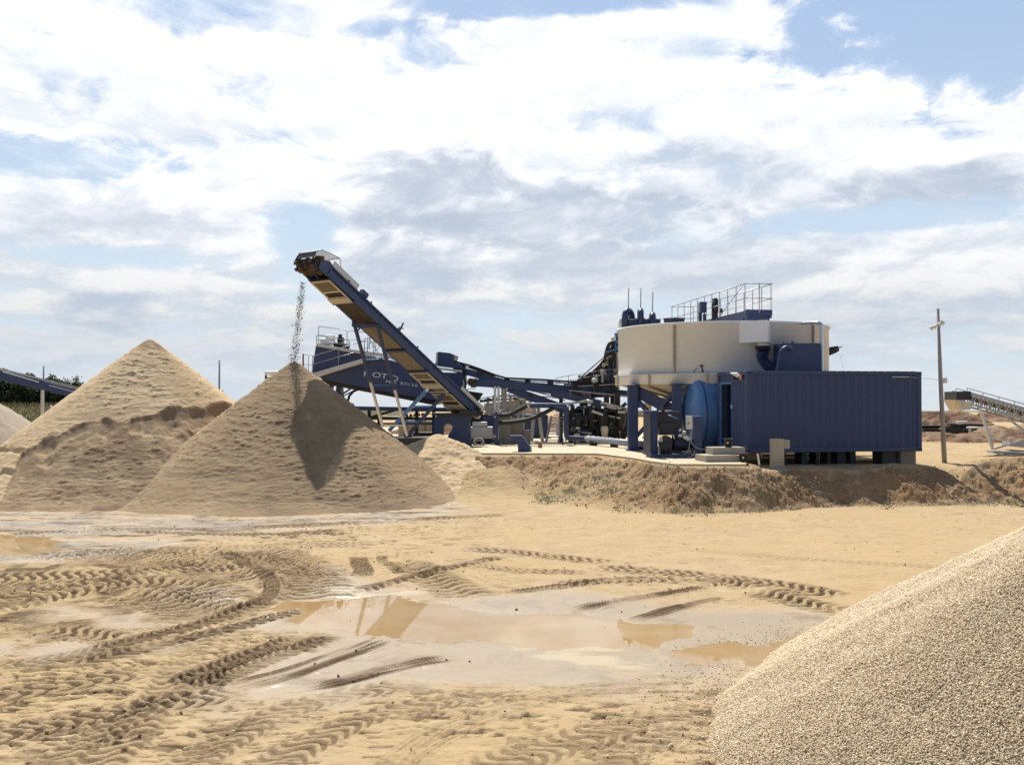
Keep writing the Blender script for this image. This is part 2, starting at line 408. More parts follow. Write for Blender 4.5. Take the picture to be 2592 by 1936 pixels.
def pile_mat(name, c0, c1, c2, cres=(0.16, 0.105, 0.06), bump=0.02):
    """loose sand: c0 dry, c1 mid, c2 moist (by the 'moist' attribute)"""
    m, n, b = mat(name)
    t = n.add('ShaderNodeTexCoord').outputs['Object']
    mo = n.add('ShaderNodeAttribute', attribute_name='moist').outputs['Fac']
    mid = n.noise(t, 1.3, 7, 0.65, 0.4).outputs[0]; fine = n.noise(t, 11, 6, 0.7).outputs[0]; grit = n.noise(t, 60, 3, 0.75).outputs[0]
    f = n.m('ADD', n.m('MULTIPLY', mo, 1.0), n.m('MULTIPLY', n.m('SUBTRACT', mid, 0.5), 0.9), clamp=True)
    c = n.mix(n.sm(f, 0.0, 0.5), c0, c1); c = n.mix(n.sm(f, 0.5, 1.0), c, c2)
    c = n.mix(n.m('MULTIPLY', n.sm(fine, 0.52, 0.72), 0.35), c, cres)
    gv = n.m('MULTIPLY_ADD', n.m('SUBTRACT', grit, 0.5), 0.55, 1.0)
    c = n.mix(1.0, c, n.vec(gv, gv, gv), 'MULTIPLY')
    n.put(b.inputs['Base Color'], c); b.inputs['Roughness'].default_value = 0.92
    b.inputs['Specular IOR Level'].default_value = 0.15
    h = n.m('ADD', n.m('MULTIPLY', fine, bump), n.m('MULTIPLY', grit, bump*0.35))
    bp = n.add('ShaderNodeBump', ins={'Strength': 0.8, 'Distance': 1.0, 'Height': h})
    n.put(b.inputs['Normal'], bp.outputs[0])
    return m
M['sandpale'] = pile_mat('pale_sand', (0.60, 0.45, 0.27), (0.50, 0.37, 0.215), (0.29, 0.20, 0.12))
M['sandbrown'] = pile_mat('damp_brown_sand', (0.45, 0.335, 0.20), (0.335, 0.24, 0.14), (0.21, 0.148, 0.09))
M['spoil'] = pile_mat('red_brown_spoil', (0.33, 0.23, 0.15), (0.22, 0.13, 0.08), (0.12, 0.07, 0.045), bump=0.05)

def water_mat():
    m, n, b = mat('muddy_water')
    t = n.add('ShaderNodeTexCoord').outputs['Object']
    a = n.noise(t, 0.9, 4, 0.5, 0.5).outputs[0]
    n.put(b.inputs['Base Color'], n.mix(n.sm(a, 0.35, 0.65), (0.36, 0.23, 0.10), (0.40, 0.29, 0.16)))
    b.inputs['Roughness'].default_value = 0.015
    b.inputs['IOR'].default_value = 1.33
    r = n.noise(t, 9, 3, 0.5).outputs[0]
    n.put(b.inputs['Normal'], n.add('ShaderNodeBump', ins={'Strength': 0.02, 'Distance': 0.01, 'Height': r}).outputs[0])
    return m
M['water'] = water_mat()

# ------------------------------------------------------------------ ground
def polydist(x, y, pts):
    """signed distance (negative inside) of points to polygon, numpy"""
    d = np.full(x.shape, 1e9); ins = np.zeros(x.shape, bool); n = len(pts)
    for i in range(n):
        ax, ay = pts[i]; bx, by = pts[(i+1) % n]
        ex, ey = bx-ax, by-ay
        t = np.clip(((x-ax)*ex+(y-ay)*ey)/(ex*ex+ey*ey+1e-9), 0, 1)
        d = np.minimum(d, np.hypot(x-ax-t*ex, y-ay-t*ey))
        c = ((ay > y) != (by > y)) & (x < (bx-ax)*(y-ay)/(by-ay+1e-12)+ax)
        ins ^= c
    return np.where(ins, -d, d)
def pmask(x, y, pix_pts, soft=0.25, fr=0.5, seed=3, nf=1.3):
    pts = [G(*p) for p in pix_pts]
    xs = [p[0] for p in pts]; ys = [p[1] for p in pts]
    out_ = np.zeros(x.shape)
    bb = (x > min(xs)-1.5) & (x < max(xs)+1.5) & (y > min(ys)-1.5) & (y < max(ys)+1.5)
    xx, yy = x[bb], y[bb]
    d = polydist(xx, yy, pts) + (fbm(xx*nf, yy*nf, seed, 5, 0.6)-0.5)*fr*2
    out_[bb] = sst(-d, -soft/2, soft/2)
    return out_
def plateau(X, Y):
    """raised pad and yard behind the bank"""
    xs = [-60, -20, -12, -8, -0.9, 1.0, 2.4, 2.97, 3.87, 4.28, 4.73, 6.72, 8.5, 11, 13, 15.0, 17, 24, 60]
    ye = [60, 48, 40, 35, 32.8, 32.8, 32.7, 32.5, 30.3, 28.5, 27.25, 27.2, 28.0, 28.3, 28.9, 29.7, 30.5, 31.5, 33]
    yf = [40, 40, 36, 33, 29.6, 28.6, 26.0, 25.3, 25.1, 25.1, 25.1, 25.2, 26.6, 26.9, 27.2, 27.1, 26.3, 26, 26]
    E_ = np.interp(X, xs, ye); F_ = np.interp(X, xs, yf)
    wob = (fbm(X*0.7, Y*0.4, 31, 4)-0.5)
    F_ = F_ + wob*1.0
    t = np.clip((Y-F_)/(E_-0.25-F_), 0, 1)
    return t, E_, F_
def wave_hum(X, Y):
    return 0
WET1 = [(850,1440),(960,1480),(1100,1510),(1240,1500),(1400,1480),(1600,1500),(1750,1530),(2000,1540),(2120,1560),(2000,1640),(1880,1740),(1500,1745),(1250,1740),(1000,1745),(760,1775),(540,1760),(620,1690),(800,1620),(640,1590),(500,1640),(420,1640),(700,1540),(830,1500)]
WET2 = [(-200,1290),(250,1296),(600,1312),(1000,1290),(1120,1262),(1180,1290),(1000,1325),(600,1345),(450,1380),(300,1408),(-200,1440)]
WET3 = [(-300,1620),(60,1615),(230,1640),(90,1662),(-300,1660)]
WET4 = [(480,1490),(600,1490),(590,1520),(500,1540),(440,1520)]
WET5 = [(180,1540),(300,1545),(430,1570),(300,1590),(150,1560)]
POOLS = [[(700,1525),(830,1512),(980,1508),(1100,1520),(1200,1545),(1320,1552),(1450,1548),(1600,1568),(1740,1580),(1750,1600),(1620,1628),(1400,1632),(1180,1612),(1040,1618),(900,1602),(780,1585)],
         [(1690,1645),(1780,1630),(1900,1618),(2080,1590),(2050,1640),(1900,1690),(1830,1678),(1740,1668)],
         [(-200,1345),(70,1352),(150,1368),(165,1390),(60,1402),(-200,1404)]]
# wheel tracks: polyline in photo pixels on the flat ground, width m, lug spacing m, depth m, kind
TR = [([(1480,1435),(1700,1448),(1950,1475),(2150,1512)], 0.7, 0.20, 0.035, 'w'),
      ([(1150,1385),(1350,1400),(1560,1425)], 0.6, 0.20, 0.025, 'w'),
      ([(880,1500),(1000,1470),(1150,1430),(1290,1405)], 0.4, 0.2, 0.035, 'c'),
      ([(60,1410),(300,1392),(520,1395),(700,1420),(800,1470)], 0.90, 0.192, 0.0400, 'w'),
      ([(-60,1545),(120,1500),(330,1470),(520,1485),(560,1525)], 1.20, 0.200, 0.0400, 'w'),
      ([(560,1395),(660,1440),(700,1490),(640,1530),(520,1560)], 0.35, 0.144, 0.0480, 'c'),
      ([(1010,1415),(1060,1440),(1120,1475),(1200,1515)], 1.00, 0.240, 0.0440, 'w'),
      ([(640,1390),(720,1405),(790,1440),(820,1480),(790,1525)], 1.10, 0.224, 0.0440, 'w'),
      ([(240,1390),(420,1420),(560,1440),(680,1470)], 1.50, 0.208, 0.0360, 'w'),
      ([(300,1500),(420,1510),(500,1535),(540,1560)], 1.30, 0.208, 0.0400, 'w'),
      ([(80,1590),(200,1600),(330,1620)], 0.70, 0.192, 0.0320, 'w'),
      ([(905,1405),(915,1430),(905,1462)], 0.40, 0.160, 0.0400, 'c'),
      ([(965,1400),(985,1430),(1010,1455)], 0.25, 0.160, 0.0400, 'c'),
      ([(790,1600),(660,1650),(520,1700),(420,1745)], 0.50, 0.136, 0.0480, 'c'),
      ([(870,1602),(740,1648),(600,1700),(470,1750)], 0.42, 0.136, 0.0480, 'c'),
      ([(1000,1610),(900,1650),(760,1695),(560,1745)], 0.38, 0.500, 0.0350, 's'),
      ([(1160,1655),(1000,1680),(860,1720),(740,1735)], 0.35, 0.500, 0.0300, 's'),
      ([(690,1510),(640,1535),(520,1570),(380,1610),(200,1655),(-50,1690)], 0.45, 0.144, 0.0480, 'c'),
      ([(800,1530),(650,1570),(500,1605),(360,1640),(150,1690)], 0.40, 0.176, 0.0360, 'c'),
      ([(1390,1475),(1500,1468),(1640,1462),(1760,1475)], 0.50, 0.208, 0.0400, 'w'),
      ([(1250,1500),(1420,1480),(1560,1465)], 0.35, 0.400, 0.0400, 's'),
      ([(1740,1480),(1820,1465),(1900,1490)], 0.60, 0.192, 0.0400, 'w'),
      ([(1440,1545),(1560,1520),(1690,1495),(1800,1480)], 0.35, 0.400, 0.0500, 's'),
      ([(1580,1570),(1700,1535),(1850,1505)], 0.28, 0.400, 0.0350, 's'),
      ([(1890,1490),(1990,1510),(2080,1535),(2180,1550)], 0.80, 0.192, 0.0440, 'w'),
      ([(1180,1420),(1300,1440),(1500,1448)], 0.50, 0.160, 0.0240, 'w'),
      ([(1700,1385),(2100,1420),(2500,1440)], 0.50, 0.160, 0.0096, 'w'),
      ([(200,1340),(700,1335),(1300,1300)], 0.70, 0.176, 0.0240, 'c'),
      ([(0,1350),(300,1342),(620,1355),(900,1340)], 0.50, 0.160, 0.0240, 'c'),
      ([(100,1415),(350,1400),(700,1380),(950,1375)], 0.80, 0.160, 0.0160, 'w'),
      ([(-100,1470),(200,1455),(420,1450),(620,1420)], 1.30, 0.200, 0.0280, 'w'),
      ([(-100,1500),(150,1480),(350,1470)], 1.00, 0.200, 0.0240, 'w'),
      ([(520,1590),(420,1740),(300,1880),(200,1990)], 0.50, 0.184, 0.018, 'w'),
      ([(60,1990),(230,1860),(420,1760),(620,1700)], 0.50, 0.176, 0.02, 'w'),
      ([(420,1990),(560,1860),(760,1770),(1050,1720)], 0.50, 0.176, 0.0176, 'w'),
      ([(-200,1760),(100,1740),(400,1690)], 0.60, 0.200, 0.0240, 'w'),
      ([(-300,1890),(0,1850),(300,1790),(640,1740)], 0.55, 0.176, 0.0240, 'w'),
      ([(620,1990),(800,1850),(1050,1780),(1300,1750)], 0.50, 0.176, 0.0176, 'w'),
      ([(900,1990),(1150,1830),(1450,1740),(1700,1720)], 0.45, 0.2, 0.007, 's'),
      ([(1100,1990),(1400,1880),(1800,1790)], 0.55, 0.176, 0.0144, 'w'),
      ([(1400,1990),(1600,1880),(1800,1850)], 0.50, 0.176, 0.0144, 'w')]
def tracks(X, Y):
    H = np.zeros(X.shape); C = np.zeros(X.shape)
    jx = (fbm(X*0.9, Y*0.9, 55, 2)-0.5)*0.20; jy = (fbm(X*0.9, Y*0.9, 77, 2)-0.5)*0.20
    for q, (pp, w, pitch, dep, kind) in enumerate(TR):
        pts = np.array([G(*p) for p in pp])
        # smooth the polyline
        for _ in range(2):
            a = 0.75*pts[:-1]+0.25*pts[1:]; b = 0.25*pts[:-1]+0.75*pts[1:]
            pts = np.vstack([pts[:1], np.stack([a, b], 1).reshape(-1, 2), pts[-1:]])
        lo = pts.min(0)-w; hi = pts.max(0)+w
        bb = (X > lo[0]) & (X < hi[0]) & (Y > lo[1]) & (Y < hi[1])
        x = X[bb]+jx[bb]; y = Y[bb]+jy[bb]
        bd = np.full(x.shape, 1e9); bs = np.zeros(x.shape); bside = np.zeros(x.shape); s0 = 0
        for i in range(len(pts)-1):
            e = pts[i+1]-pts[i]; L = np.hypot(*e)
            if L < 1e-4: continue
            tt = ((x-pts[i,0])*e[0]+(y-pts[i,1])*e[1])/L/L
            t = np.clip(tt, 0, 1)
            rx = x-pts[i,0]-t*e[0]; ry = y-pts[i,1]-t*e[1]; d = np.hypot(rx, ry)
            k = d < bd
            bd = np.where(k, d, bd); bs = np.where(k, s0+t*L, bs); bside = np.where(k, np.sign(e[0]*ry-e[1]*rx), bside)
            s0 += L
        v = bd/(w/2); sd_ = bd*bside
        edge = 1-sst(v, 0.78, 1.12)
        ends = sst(bs, 0.0, 0.5)*(1-sst(bs, s0-0.5, s0))
        patch = sst(fbm(X[bb]*1.1, Y[bb]*1.1, 90+q, 4), 0.33, 0.52)
        if kind == 'w':   # wavy transverse lugs
            ph = (bs + 0.10*np.sin(sd_/w*7.0) + 0.22*np.abs(sd_))/pitch
            lug = np.clip(1.6*np.sin(2*np.pi*ph), -1, 1)
            h = edge*dep*(lug*0.85-0.1)*(0.8+0.4*vn(x*6, y*6, 48))
        elif kind == 'c': # churned ridge with broken lumps
            ph = (bs+0.8*np.abs(sd_)+0.15*(fbm(x*3, y*3, 47, 2)-.5))/pitch
            lug = np.clip(1.8*np.sin(2*np.pi*ph), -1, 1)
            h = edge*(dep*0.55*lug + dep*0.55*(fbm(x*10, y*10, 40+q, 3)-0.5)*1.6)
        else:             # skid marks along the track
            g = fbm(sd_*26/w*0.5, bs*0.6, 60+q, 3)-0.5; lug = -np.clip(g*6, -1, 1)
            h = edge*dep*g*2.2
        rim = np.exp(-((v-1.1)/0.16)**2)*dep*0.7*vn(bs*5, sd_*2, 12+q)
        hh = (h+rim)*ends*(0.5+0.5*patch)
        H[bb] += hh
        C[bb] = np.maximum(C[bb], edge*ends*(0.55+0.45*patch)*min(1.0, dep/0.028)*((0.62-0.40*np.clip(lug*1.5, -1, 1)) if kind != 'c' else (0.85-0.25*lug)))  # grooves darker than lugs: damp soil plus shade painted for contrast
    return H, C
def build_ground():
    # columns fan out from the viewer, rows spaced by what the eye resolves; the sheet runs to the horizon
    ys = [-80, -30, -8, 0, 3, 5, 6]
    Y = 6.6
    while Y < 24.2: ys.append(Y); Y += max(Y*Y/(CAMH*FPX*0.395)*0.62, 0.009)
    while Y < 33.5: ys.append(Y); Y += 0.045
    while Y < 60: ys.append(Y); Y += 0.12 + (Y-33.5)*0.012
    while Y < 7000: ys.append(Y); Y *= 1.06
    ys = np.array(ys)
    u = np.concatenate([np.linspace(-3.2, -0.76, 40)[:-1], np.linspace(-0.76, 0.76, 1500), np.linspace(0.76, 3.2, 40)[1:]])
    sc = np.maximum(ys, 7.0)
    X = u[None, :]*sc[:, None]; Yg = np.repeat(ys[:, None], len(u), 1)
    near = (Yg < 70)
    n1 = np.zeros(X.shape); n1[near] = fbm(X[near]*0.35, Yg[near]*0.35, 5, 3)-0.5
    Z = n1*0.10*sst(Yg, 24, 6)
    # fine surface
    close = (Yg > 4) & (Yg < 40)
    xc, yc = X[close], Yg[close]
    f1 = fbm(xc*2.1, yc*4.2, 8, 4)-0.5
    dn_ = fbm(xc*3.6+fbm(xc, yc, 3, 2)*2, yc*9.5, 15, 3)
    dash = (sst(dn_, 0.57, 0.64)*0.12+sst(fbm(xc*7+3, yc*15, 16, 2), 0.66, 0.74)*0.07)*sst(fbm(xc*0.6, yc*0.5, 18, 3), 0.30, 0.55)
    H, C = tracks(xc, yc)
    wet = np.maximum.reduce([pmask(xc, yc, w_, 1.3, 0.75, 4+i, 1.8) for i, w_ in enumerate([WET1, WET2, WET3, WET4, WET5])])
    pool = np.maximum.reduce([pmask(xc, yc, w_, 0.5, 0.38, 14+i, 2.2) for i, w_ in enumerate(POOLS)])
    pool = pool*(1-0.75*C)
    z = Z[close]
    DEN = pmask(xc, yc, [(-300,1400),(300,1382),(660,1382),(860,1440),(830,1500),(560,1560),(380,1572),(150,1600),(-300,1560)], 0.8, 0.5, 200)
    CALM = sst(yc+0.55*xc, 12.5, 17.0)*sst(xc, -3.5, 0.5)        # the haul road on the right is rolled smooth
    QU = (1-0.85*np.clip(C*2.0+DEN*0.8, 0, 1))*(1-0.78*CALM)                 # loose texture is pressed flat where wheels ran
    z = z*(1-wet*0.9)*(1-pool) + f1*0.05*(1-0.88*wet)*QU - dash*0.20*(1-0.9*wet)*QU
    z = z + H + C*0.012*(1-pool)
    # prints of lugs: short bars pressed side by side, in loose rows
    wx = xc + 0.35*(fbm(xc*0.7, yc*0.7, 130, 3)-0.5)*2; wy = yc + 0.30*(fbm(xc*0.6+4, yc*0.6, 131, 3)-0.5)*2
    BAR = np.zeros(xc.shape); BC = np.zeros(xc.shape)
    for q, (ax_, L_, p_, reg, dep) in enumerate(((0.10, 0.33, 0.145, None, 0.026), (-0.45, 0.28, 0.13, 'b', 0.020), (0.35, 0.25, 0.12, 'c', 0.02))):
        uu = wx*math.cos(ax_)+wy*math.sin(ax_); vv = -wx*math.sin(ax_)+wy*math.cos(ax_)
        j = np.floor(vv/p_); fv = vv/p_-j; uu2 = uu/L_ + 0.37*j + _hash(j, j*0+q, 140)*0.25
        i_ = np.floor(uu2); fu = uu2-i_
        ex = _hash(i_, j, 150+q); tilt = (_hash(i_, j, 160+q)-0.5)*0.5; off = 0.5+(_hash(i_, j, 170+q)-0.5)*0.3
        dv = fv-off-0.15-tilt*(fu-0.5)-0.12*np.sin(fu*6.3)
        prof_b = np.clip((dv+0.42)/0.34, 0, 1)*(dv < 0)-0.35*np.exp(-((dv-0.12)/0.10)**2)     # print with a steep far wall
        le = sst(fu, 0.02, 0.15)*(1-sst(fu, 0.72, 0.95))
        reg_ = sst(fbm(xc*0.45+9*q, yc*0.35, 180+q, 3), 0.40, 0.60)
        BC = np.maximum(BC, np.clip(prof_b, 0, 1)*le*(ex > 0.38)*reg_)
        BAR = BAR + prof_b*le*dep*(ex > 0.38)*(0.45+0.55*_hash(i_, j, 190+q))*reg_
    near_ = 1-sst(yc, 17, 23)*0.55
    ph = yc/0.23+0.10*np.sin(xc*9.0)+0.25*np.sin(xc*2.1+3*fbm(xc*.5, yc*.5, 201, 2))+1.1*(fbm(xc*0.6, yc*0.6, 202, 2)-0.5)*2
    fph = ph-np.floor(ph); den = (np.clip(fph/0.75, 0, 1)-np.clip((fph-0.75)/0.12, 0, 1)*(fph > .75)*1.0-0.4)*1.7*sst(fbm(xc*2.3, yc*1.6, 203, 3), 0.40, 0.56)
    CT = np.clip(C*2, 0, 1)
    z = z - BAR*(1-0.92*wet)*(1-pool)*near_*QU + DEN*(1-CT)*den*0.034*(1-0.8*wet)
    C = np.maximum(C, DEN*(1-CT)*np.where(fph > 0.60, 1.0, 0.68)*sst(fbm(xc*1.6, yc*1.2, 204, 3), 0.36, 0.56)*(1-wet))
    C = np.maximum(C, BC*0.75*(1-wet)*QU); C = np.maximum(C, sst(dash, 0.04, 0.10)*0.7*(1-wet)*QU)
    GL = GL0 = pmask(xc, yc, WET2, 1.0, 0.7, 5)
    z = z + GL*(fbm(xc*5, yc*9, 210, 4)-0.5)*0.05*(1-pool)
    z = z*(1-0.6*pool) - pool*0.030
    wet = wet*(1-C*0.55)
    wet = wet*(1-GL0*0.75*sst(fbm(xc*0.7, yc*1.6, 215, 4), 0.50, 0.58))
    C = np.maximum(C, GL0*0.8*sst(fbm(xc*0.9, yc*2.6, 216, 4), 0.52, 0.62)*(1-pool))
    # scattered clods
    cl = np.clip(vn(xc*7, yc*7, 99)-0.86, 0, 1)*0.18*sst(fbm(xc*0.5, yc*0.5, 44, 3), 0.5, 0.62)*(1-np.clip(wet+pool, 0, 1))
    z = z + cl
    Z[close] = z
    WETA = np.zeros(X.shape); WETA[close] = wet
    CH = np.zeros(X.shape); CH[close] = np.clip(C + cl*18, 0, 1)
    # bank and yard
    t, E_, F_ = plateau(X, Yg)
    prof = np.where(t < 1, 1-(1-t)**1.25, 1.0)
    prof = sst(t, 0.0, 1.12)*0.35 + prof*0.65
    bankn = np.zeros(X.shape); bz = (Yg > 23) & (Yg < 60)
    xb, yb = X[bz], Yg[bz]
    rill = fbm((xb+0.55*yb)*1.6, (yb-0.3*xb)*0.45, 21, 4)-0.5
    lumps = (fbm(xb*3.4, yb*3.4, 23, 5, 0.65)-0.5)*1.1 + 0.6*(fbm(xb*0.7, yb*0.7, 27, 2)-0.5)
    bankn[bz] = rill*0.45 + lumps*0.34
    onb = np.clip(np.minimum(t*5, 1)*(1-sst(t, 0.86, 1.0)), 0, 1)
    top = np.where(X > 7.25, 1.0, 1.15)
    right = sst(X, 8.3, 9.4)                                   # beyond the slab the mound crest is rough
    crest = np.exp(-((Yg-E_-0.2)/0.9)**2)*right*(0.05+0.07*np.sin(X*1.7))*sst(t, 0.5, 1)
    Zb = prof*top + bankn*onb*0.9 + crest + bankn*0.25*right*sst(t, 0.9, 1)*np.exp(-np.clip(Yg-E_, 0, 99)/2.0)
    # gulley and hummock at the right end
    gul = np.exp(-((X-(14.3-(Yg-28)*0.55))/0.55)**2)*sst(t, 0.1, 0.5)*(Yg < 32)*0.45
    hum = np.exp(-(((X-16.4)/1.5)**2+((Yg-28.6)/1.2)**2))*0.42
    Zb = Zb - gul + hum*(1+1.2*bankn)
    # sandy floor of the bay between the heap and the bank
    bay = np.exp(-(((X+0.5)/2.0)**2+((Yg-31.0)/1.7)**2))*0.85 + bankn*0.55*np.exp(-(((X+0.5)/2.0)**2+((Yg-31.0)/1.7)**2))
    Zb = np.maximum(Zb, bay)
    m_ = t > 0.0
    Z = Z*(1-np.clip(t*2, 0, 1)) + Zb
    Z = Z + sst(-X, 18, 45)*1.15*sst(Yg, 55, 105)*(1-sst(Yg, 130, 260))
    Z = Z - np.maximum(Yg-150, 0)*0.0128             # the plain falls gently away
    yard = (t >= 1) & (Yg < 62)
    yn = np.zeros(X.shape); yn[yard] = (fbm(X[yard]*0.5, Yg[yard]*0.5, 61, 5, 0.55)-0.5)
    Z = Z + yn*0.30*sst(Yg-E_, 1.0, 6.0)*sst(np.abs(X-3.5), 11, 12.5)
    # keep ground under the concrete slab
    slab = (Yg > E_-0.05) & (X > -10) & (X < 7.2)
    Z = np.where(slab, np.minimum(Z, 1.02), Z)
    EA = onb*0.9
    EA = np.maximum(EA, np.clip(crest*6, 0, 1)*0.9)
    EA = np.maximum(EA, np.clip(hum*3, 0, 0.9))
    EA = np.where(Yg < F_-0.1, 0, EA)
    EA = EA*(1-0.75*(1-sst(t, 0.35, 0.7))*(1-sst(X, 1.2, 2.6)))
    EA = EA*(1-0.65*np.exp(-((X-2.0-(Yg-27)*0.35)/1.1)**2))
    EA = np.clip(EA*(0.85+0.6*np.where(bz, bankn, 0)*2), 0, 1)*sst(X, -3.0, 0.5)
    EA = np.maximum(EA, 0.22*sst(np.where(bz, yn, 0), 0.04, 0.16)*yard)
    GR = np.maximum(sst(Yg, 58, 66)*sst(-X, 12, 17), sst(Yg, 130, 220))
    nr = np.zeros(X.shape)
    FO = np.zeros(X.shape)
    fm = pmask(xc, yc, [(720,1495),(850,1480),(1080,1500),(1060,1525),(860,1535),(740,1555),(700,1540)], 0.4, 0.5, 71)
    fm = np.maximum(fm, pmask(xc, yc, [(1340,1630),(1500,1636),(1680,1660),(1560,1680),(1350,1680)], 0.4, 0.6, 73)*0.8)
    FO[close] = fm*sst(fbm(xc*2.0, yc*5.0, 75, 4), 0.45, 0.6)*(1-C)*0.75
    GLA = np.zeros(X.shape); GLA[close] = GL
    V = np.stack([X, Yg, Z], -1).reshape(-1, 3)
    nr_, nc = X.shape
    i = np.arange(nr_*nc).reshape(nr_, nc)
    F = np.stack([i[:-1, :-1], i[:-1, 1:], i[1:, 1:], i[1:, :-1]], -1).reshape(-1, 4)
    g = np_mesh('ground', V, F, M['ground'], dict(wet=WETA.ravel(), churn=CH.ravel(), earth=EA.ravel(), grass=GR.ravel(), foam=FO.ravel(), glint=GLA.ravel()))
    tag(g, kind='structure')
    return ys, u, X, Yg, Z
GYS, GU, GX, GYG, GZ = build_ground()
def gz(x, y):
    """ground height by nearest sample"""
    r = int(np.clip(np.searchsorted(GYS, y), 0, len(GYS)-1)); sc = max(GYS[r], 7.0)
    c = int(np.clip(np.searchsorted(GU, x/sc), 0, len(GU)-1))
    return float(GZ[r, c])
# pools of water
for k, pp in enumerate(POOLS):
    pts = [G(*p) for p in pp]
    xs = [p[0] for p in pts]; ys_ = [p[1] for p in pts]
    st = 0.06
    gx, gy = np.meshgrid(np.arange(min(xs)-.4, max(xs)+.4, st), np.arange(min(ys_)-.4, max(ys_)+.4, st))
    mk = pmask(gx, gy, pp, 0.6, 0.38, 14+k, 2.2) > 0.02
    idx = -np.ones(gx.shape, int)
    q = mk[:-1, :-1] | mk[1:, :-1] | mk[:-1, 1:] | mk[1:, 1:]
    ii = np.arange(gx.size).reshape(gx.shape)
    F = np.stack([ii[:-1, :-1][q], ii[:-1, 1:][q], ii[1:, 1:][q], ii[1:, :-1][q]], -1)
    used, inv_ = np.unique(F.ravel(), return_inverse=True)
    V = np.stack([gx.ravel(), gy.ravel(), np.full(gx.size, -0.013-0.0015*k)], -1)[used]
    w_ = np_mesh('puddle', V, inv_.reshape(-1, 4), M['water']); tag(w_, kind='structure')

# concrete slab under the plant
sl = MB()
edge = [(-9.5, 34.0), (-0.93, 32.75), (2.97, 32.6), (3.87, 30.3), (4.28, 28.5), (4.75, 27.3), (6.85, 27.2), (7.05, 28.4), (7.2, 62), (-9.5, 62)]
sl.prism([(x, y, 1.06) for x, y in edge], (0, 0, 0.14))
m_, n_, b_ = mat('dusty_concrete_slab')
tt_ = n_.add('ShaderNodeTexCoord').outputs['Object']
a_ = n_.noise(tt_, 0.8, 7, 0.65).outputs[0]; f_ = n_.noise(tt_, 9, 6, 0.7).outputs[0]
c_ = n_.mix(n_.sm(a_, 0.35, 0.65), (0.50, 0.42, 0.27), (0.58, 0.49, 0.34))
c_ = n_.mix(n_.m('MULTIPLY', n_.sm(f_, 0.5, 0.7), 0.35), c_, (0.36, 0.28, 0.17))
n_.put(b_.inputs['Base Color'], c_); b_.inputs['Roughness'].default_value = 0.85
sl.build('concrete_slab', m_, kind='structure')

# ------------------------------------------------------------------ sand heaps
def heap(name, cx, cy, h, slope, mt, seed, label, cat, step=0.04, mod=None, round_=0.14, moistf=None, amp=0.05, ledge=0.05, base=0.0, group=None):
    Rr = h/slope+0.9
    a = np.arange(-Rr, Rr, step); gx, gy = np.meshgrid(a, a)
    X = gx+cx; Y = gy+cy
    r = np.hypot(gx, gy); th = np.arctan2(gx, -gy)                                 # seam of the angle lies at the back
    r2 = r*(1+0.05*(fbm(np.cos(th)*1.5+5, np.sin(th)*1.5+5, seed, 3)-0.5)*2)
    z = h - slope*(np.sqrt(r2*r2+round_**2)-round_)
    z = np.where(z < 0.8, 0.8-(0.8-z)*0.78, z); z = np.where(z < 0.25, 0.25-(0.25-z)*0.7, z)            # a little run-out at the toe
    env = sst(r, 0.05, 1.0)*sst(z, -0.1, 0.3)
    # slumped ledges that follow the contours
    s_ = th*np.maximum(r, 0.6)
    led = fbm(s_*1.1+3*fbm(s_*0.6, z*2, seed+4, 2), z*7.0, seed+5, 4, 0.6)-0.5
    lum = fbm(X*1.8, Y*1.8, seed+9, 5, 0.55)-0.5
    fine = fbm(X*9, Y*9, seed+12, 2)-0.5
    s2 = s_+0.25*fbm(s_*1.2, z*3, seed+20, 2)
    cr = np.clip(fbm(s2*4.5, z*24.0, seed+21, 3, 0.6)-0.50, 0, 1)       # small crusts with a shadowed lower lip
    patchy = sst(fbm(s_*0.7, z*1.2, seed+25, 3), 0.36, 0.56)
    z = z + env*(ledge*led*2 + amp*lum*2 + 0.022*fine + 0.17*cr*(0.35+0.65*patchy)*min(1, ledge/0.03))
    moist = np.full(z.shape, 0.5)
    if moistf: moist = moistf(X, Y, z, th, r)
    if mod: z, moist = mod(X, Y, z, moist)
    z = z + base
    keep = z > base-0.12
    ii = np.arange(gx.size).reshape(gx.shape)
    q = keep[:-1, :-1] | keep[1:, :-1] | keep[:-1, 1:] | keep[1:, 1:]
    F = np.stack([ii[:-1, :-1][q], ii[:-1, 1:][q], ii[1:, 1:][q], ii[1:, :-1][q]], -1)
    used, inv_ = np.unique(F.ravel(), return_inverse=True)
    V = np.stack([X.ravel()-cx, Y.ravel()-cy, np.maximum(z.ravel(), base-0.25)], -1)[used]
    o = np_mesh(name, V, inv_.reshape(-1, 4), mt, dict(moist=moist.ravel()[used]))
    o.location = (cx, cy, 0)
    tag(o, label, cat, group)
    return o
def moist_shade2(X, Y, z, th, r):
    m = 0.55 + 0.35*(fbm(X*0.6, Y*0.6, 41, 4)-0.5)*2
    m = m + 0.25*np.clip((X+7.4)/3.0, -1.3, 0.6)              # left flank paler, right darker: side light painted into the colour
    return np.clip(m + 0.3*sst(z, 3.7, 4.2), 0, 1)
heap('sand_heap', -7.2, 30.7, 4.33, 0.80, M['sandbrown'], 3,
     'damp brown cone of sand under the falling stream of the conveyor', 'sand heap', moistf=moist_shade2, amp=0.018, ledge=0.03, step=0.028)
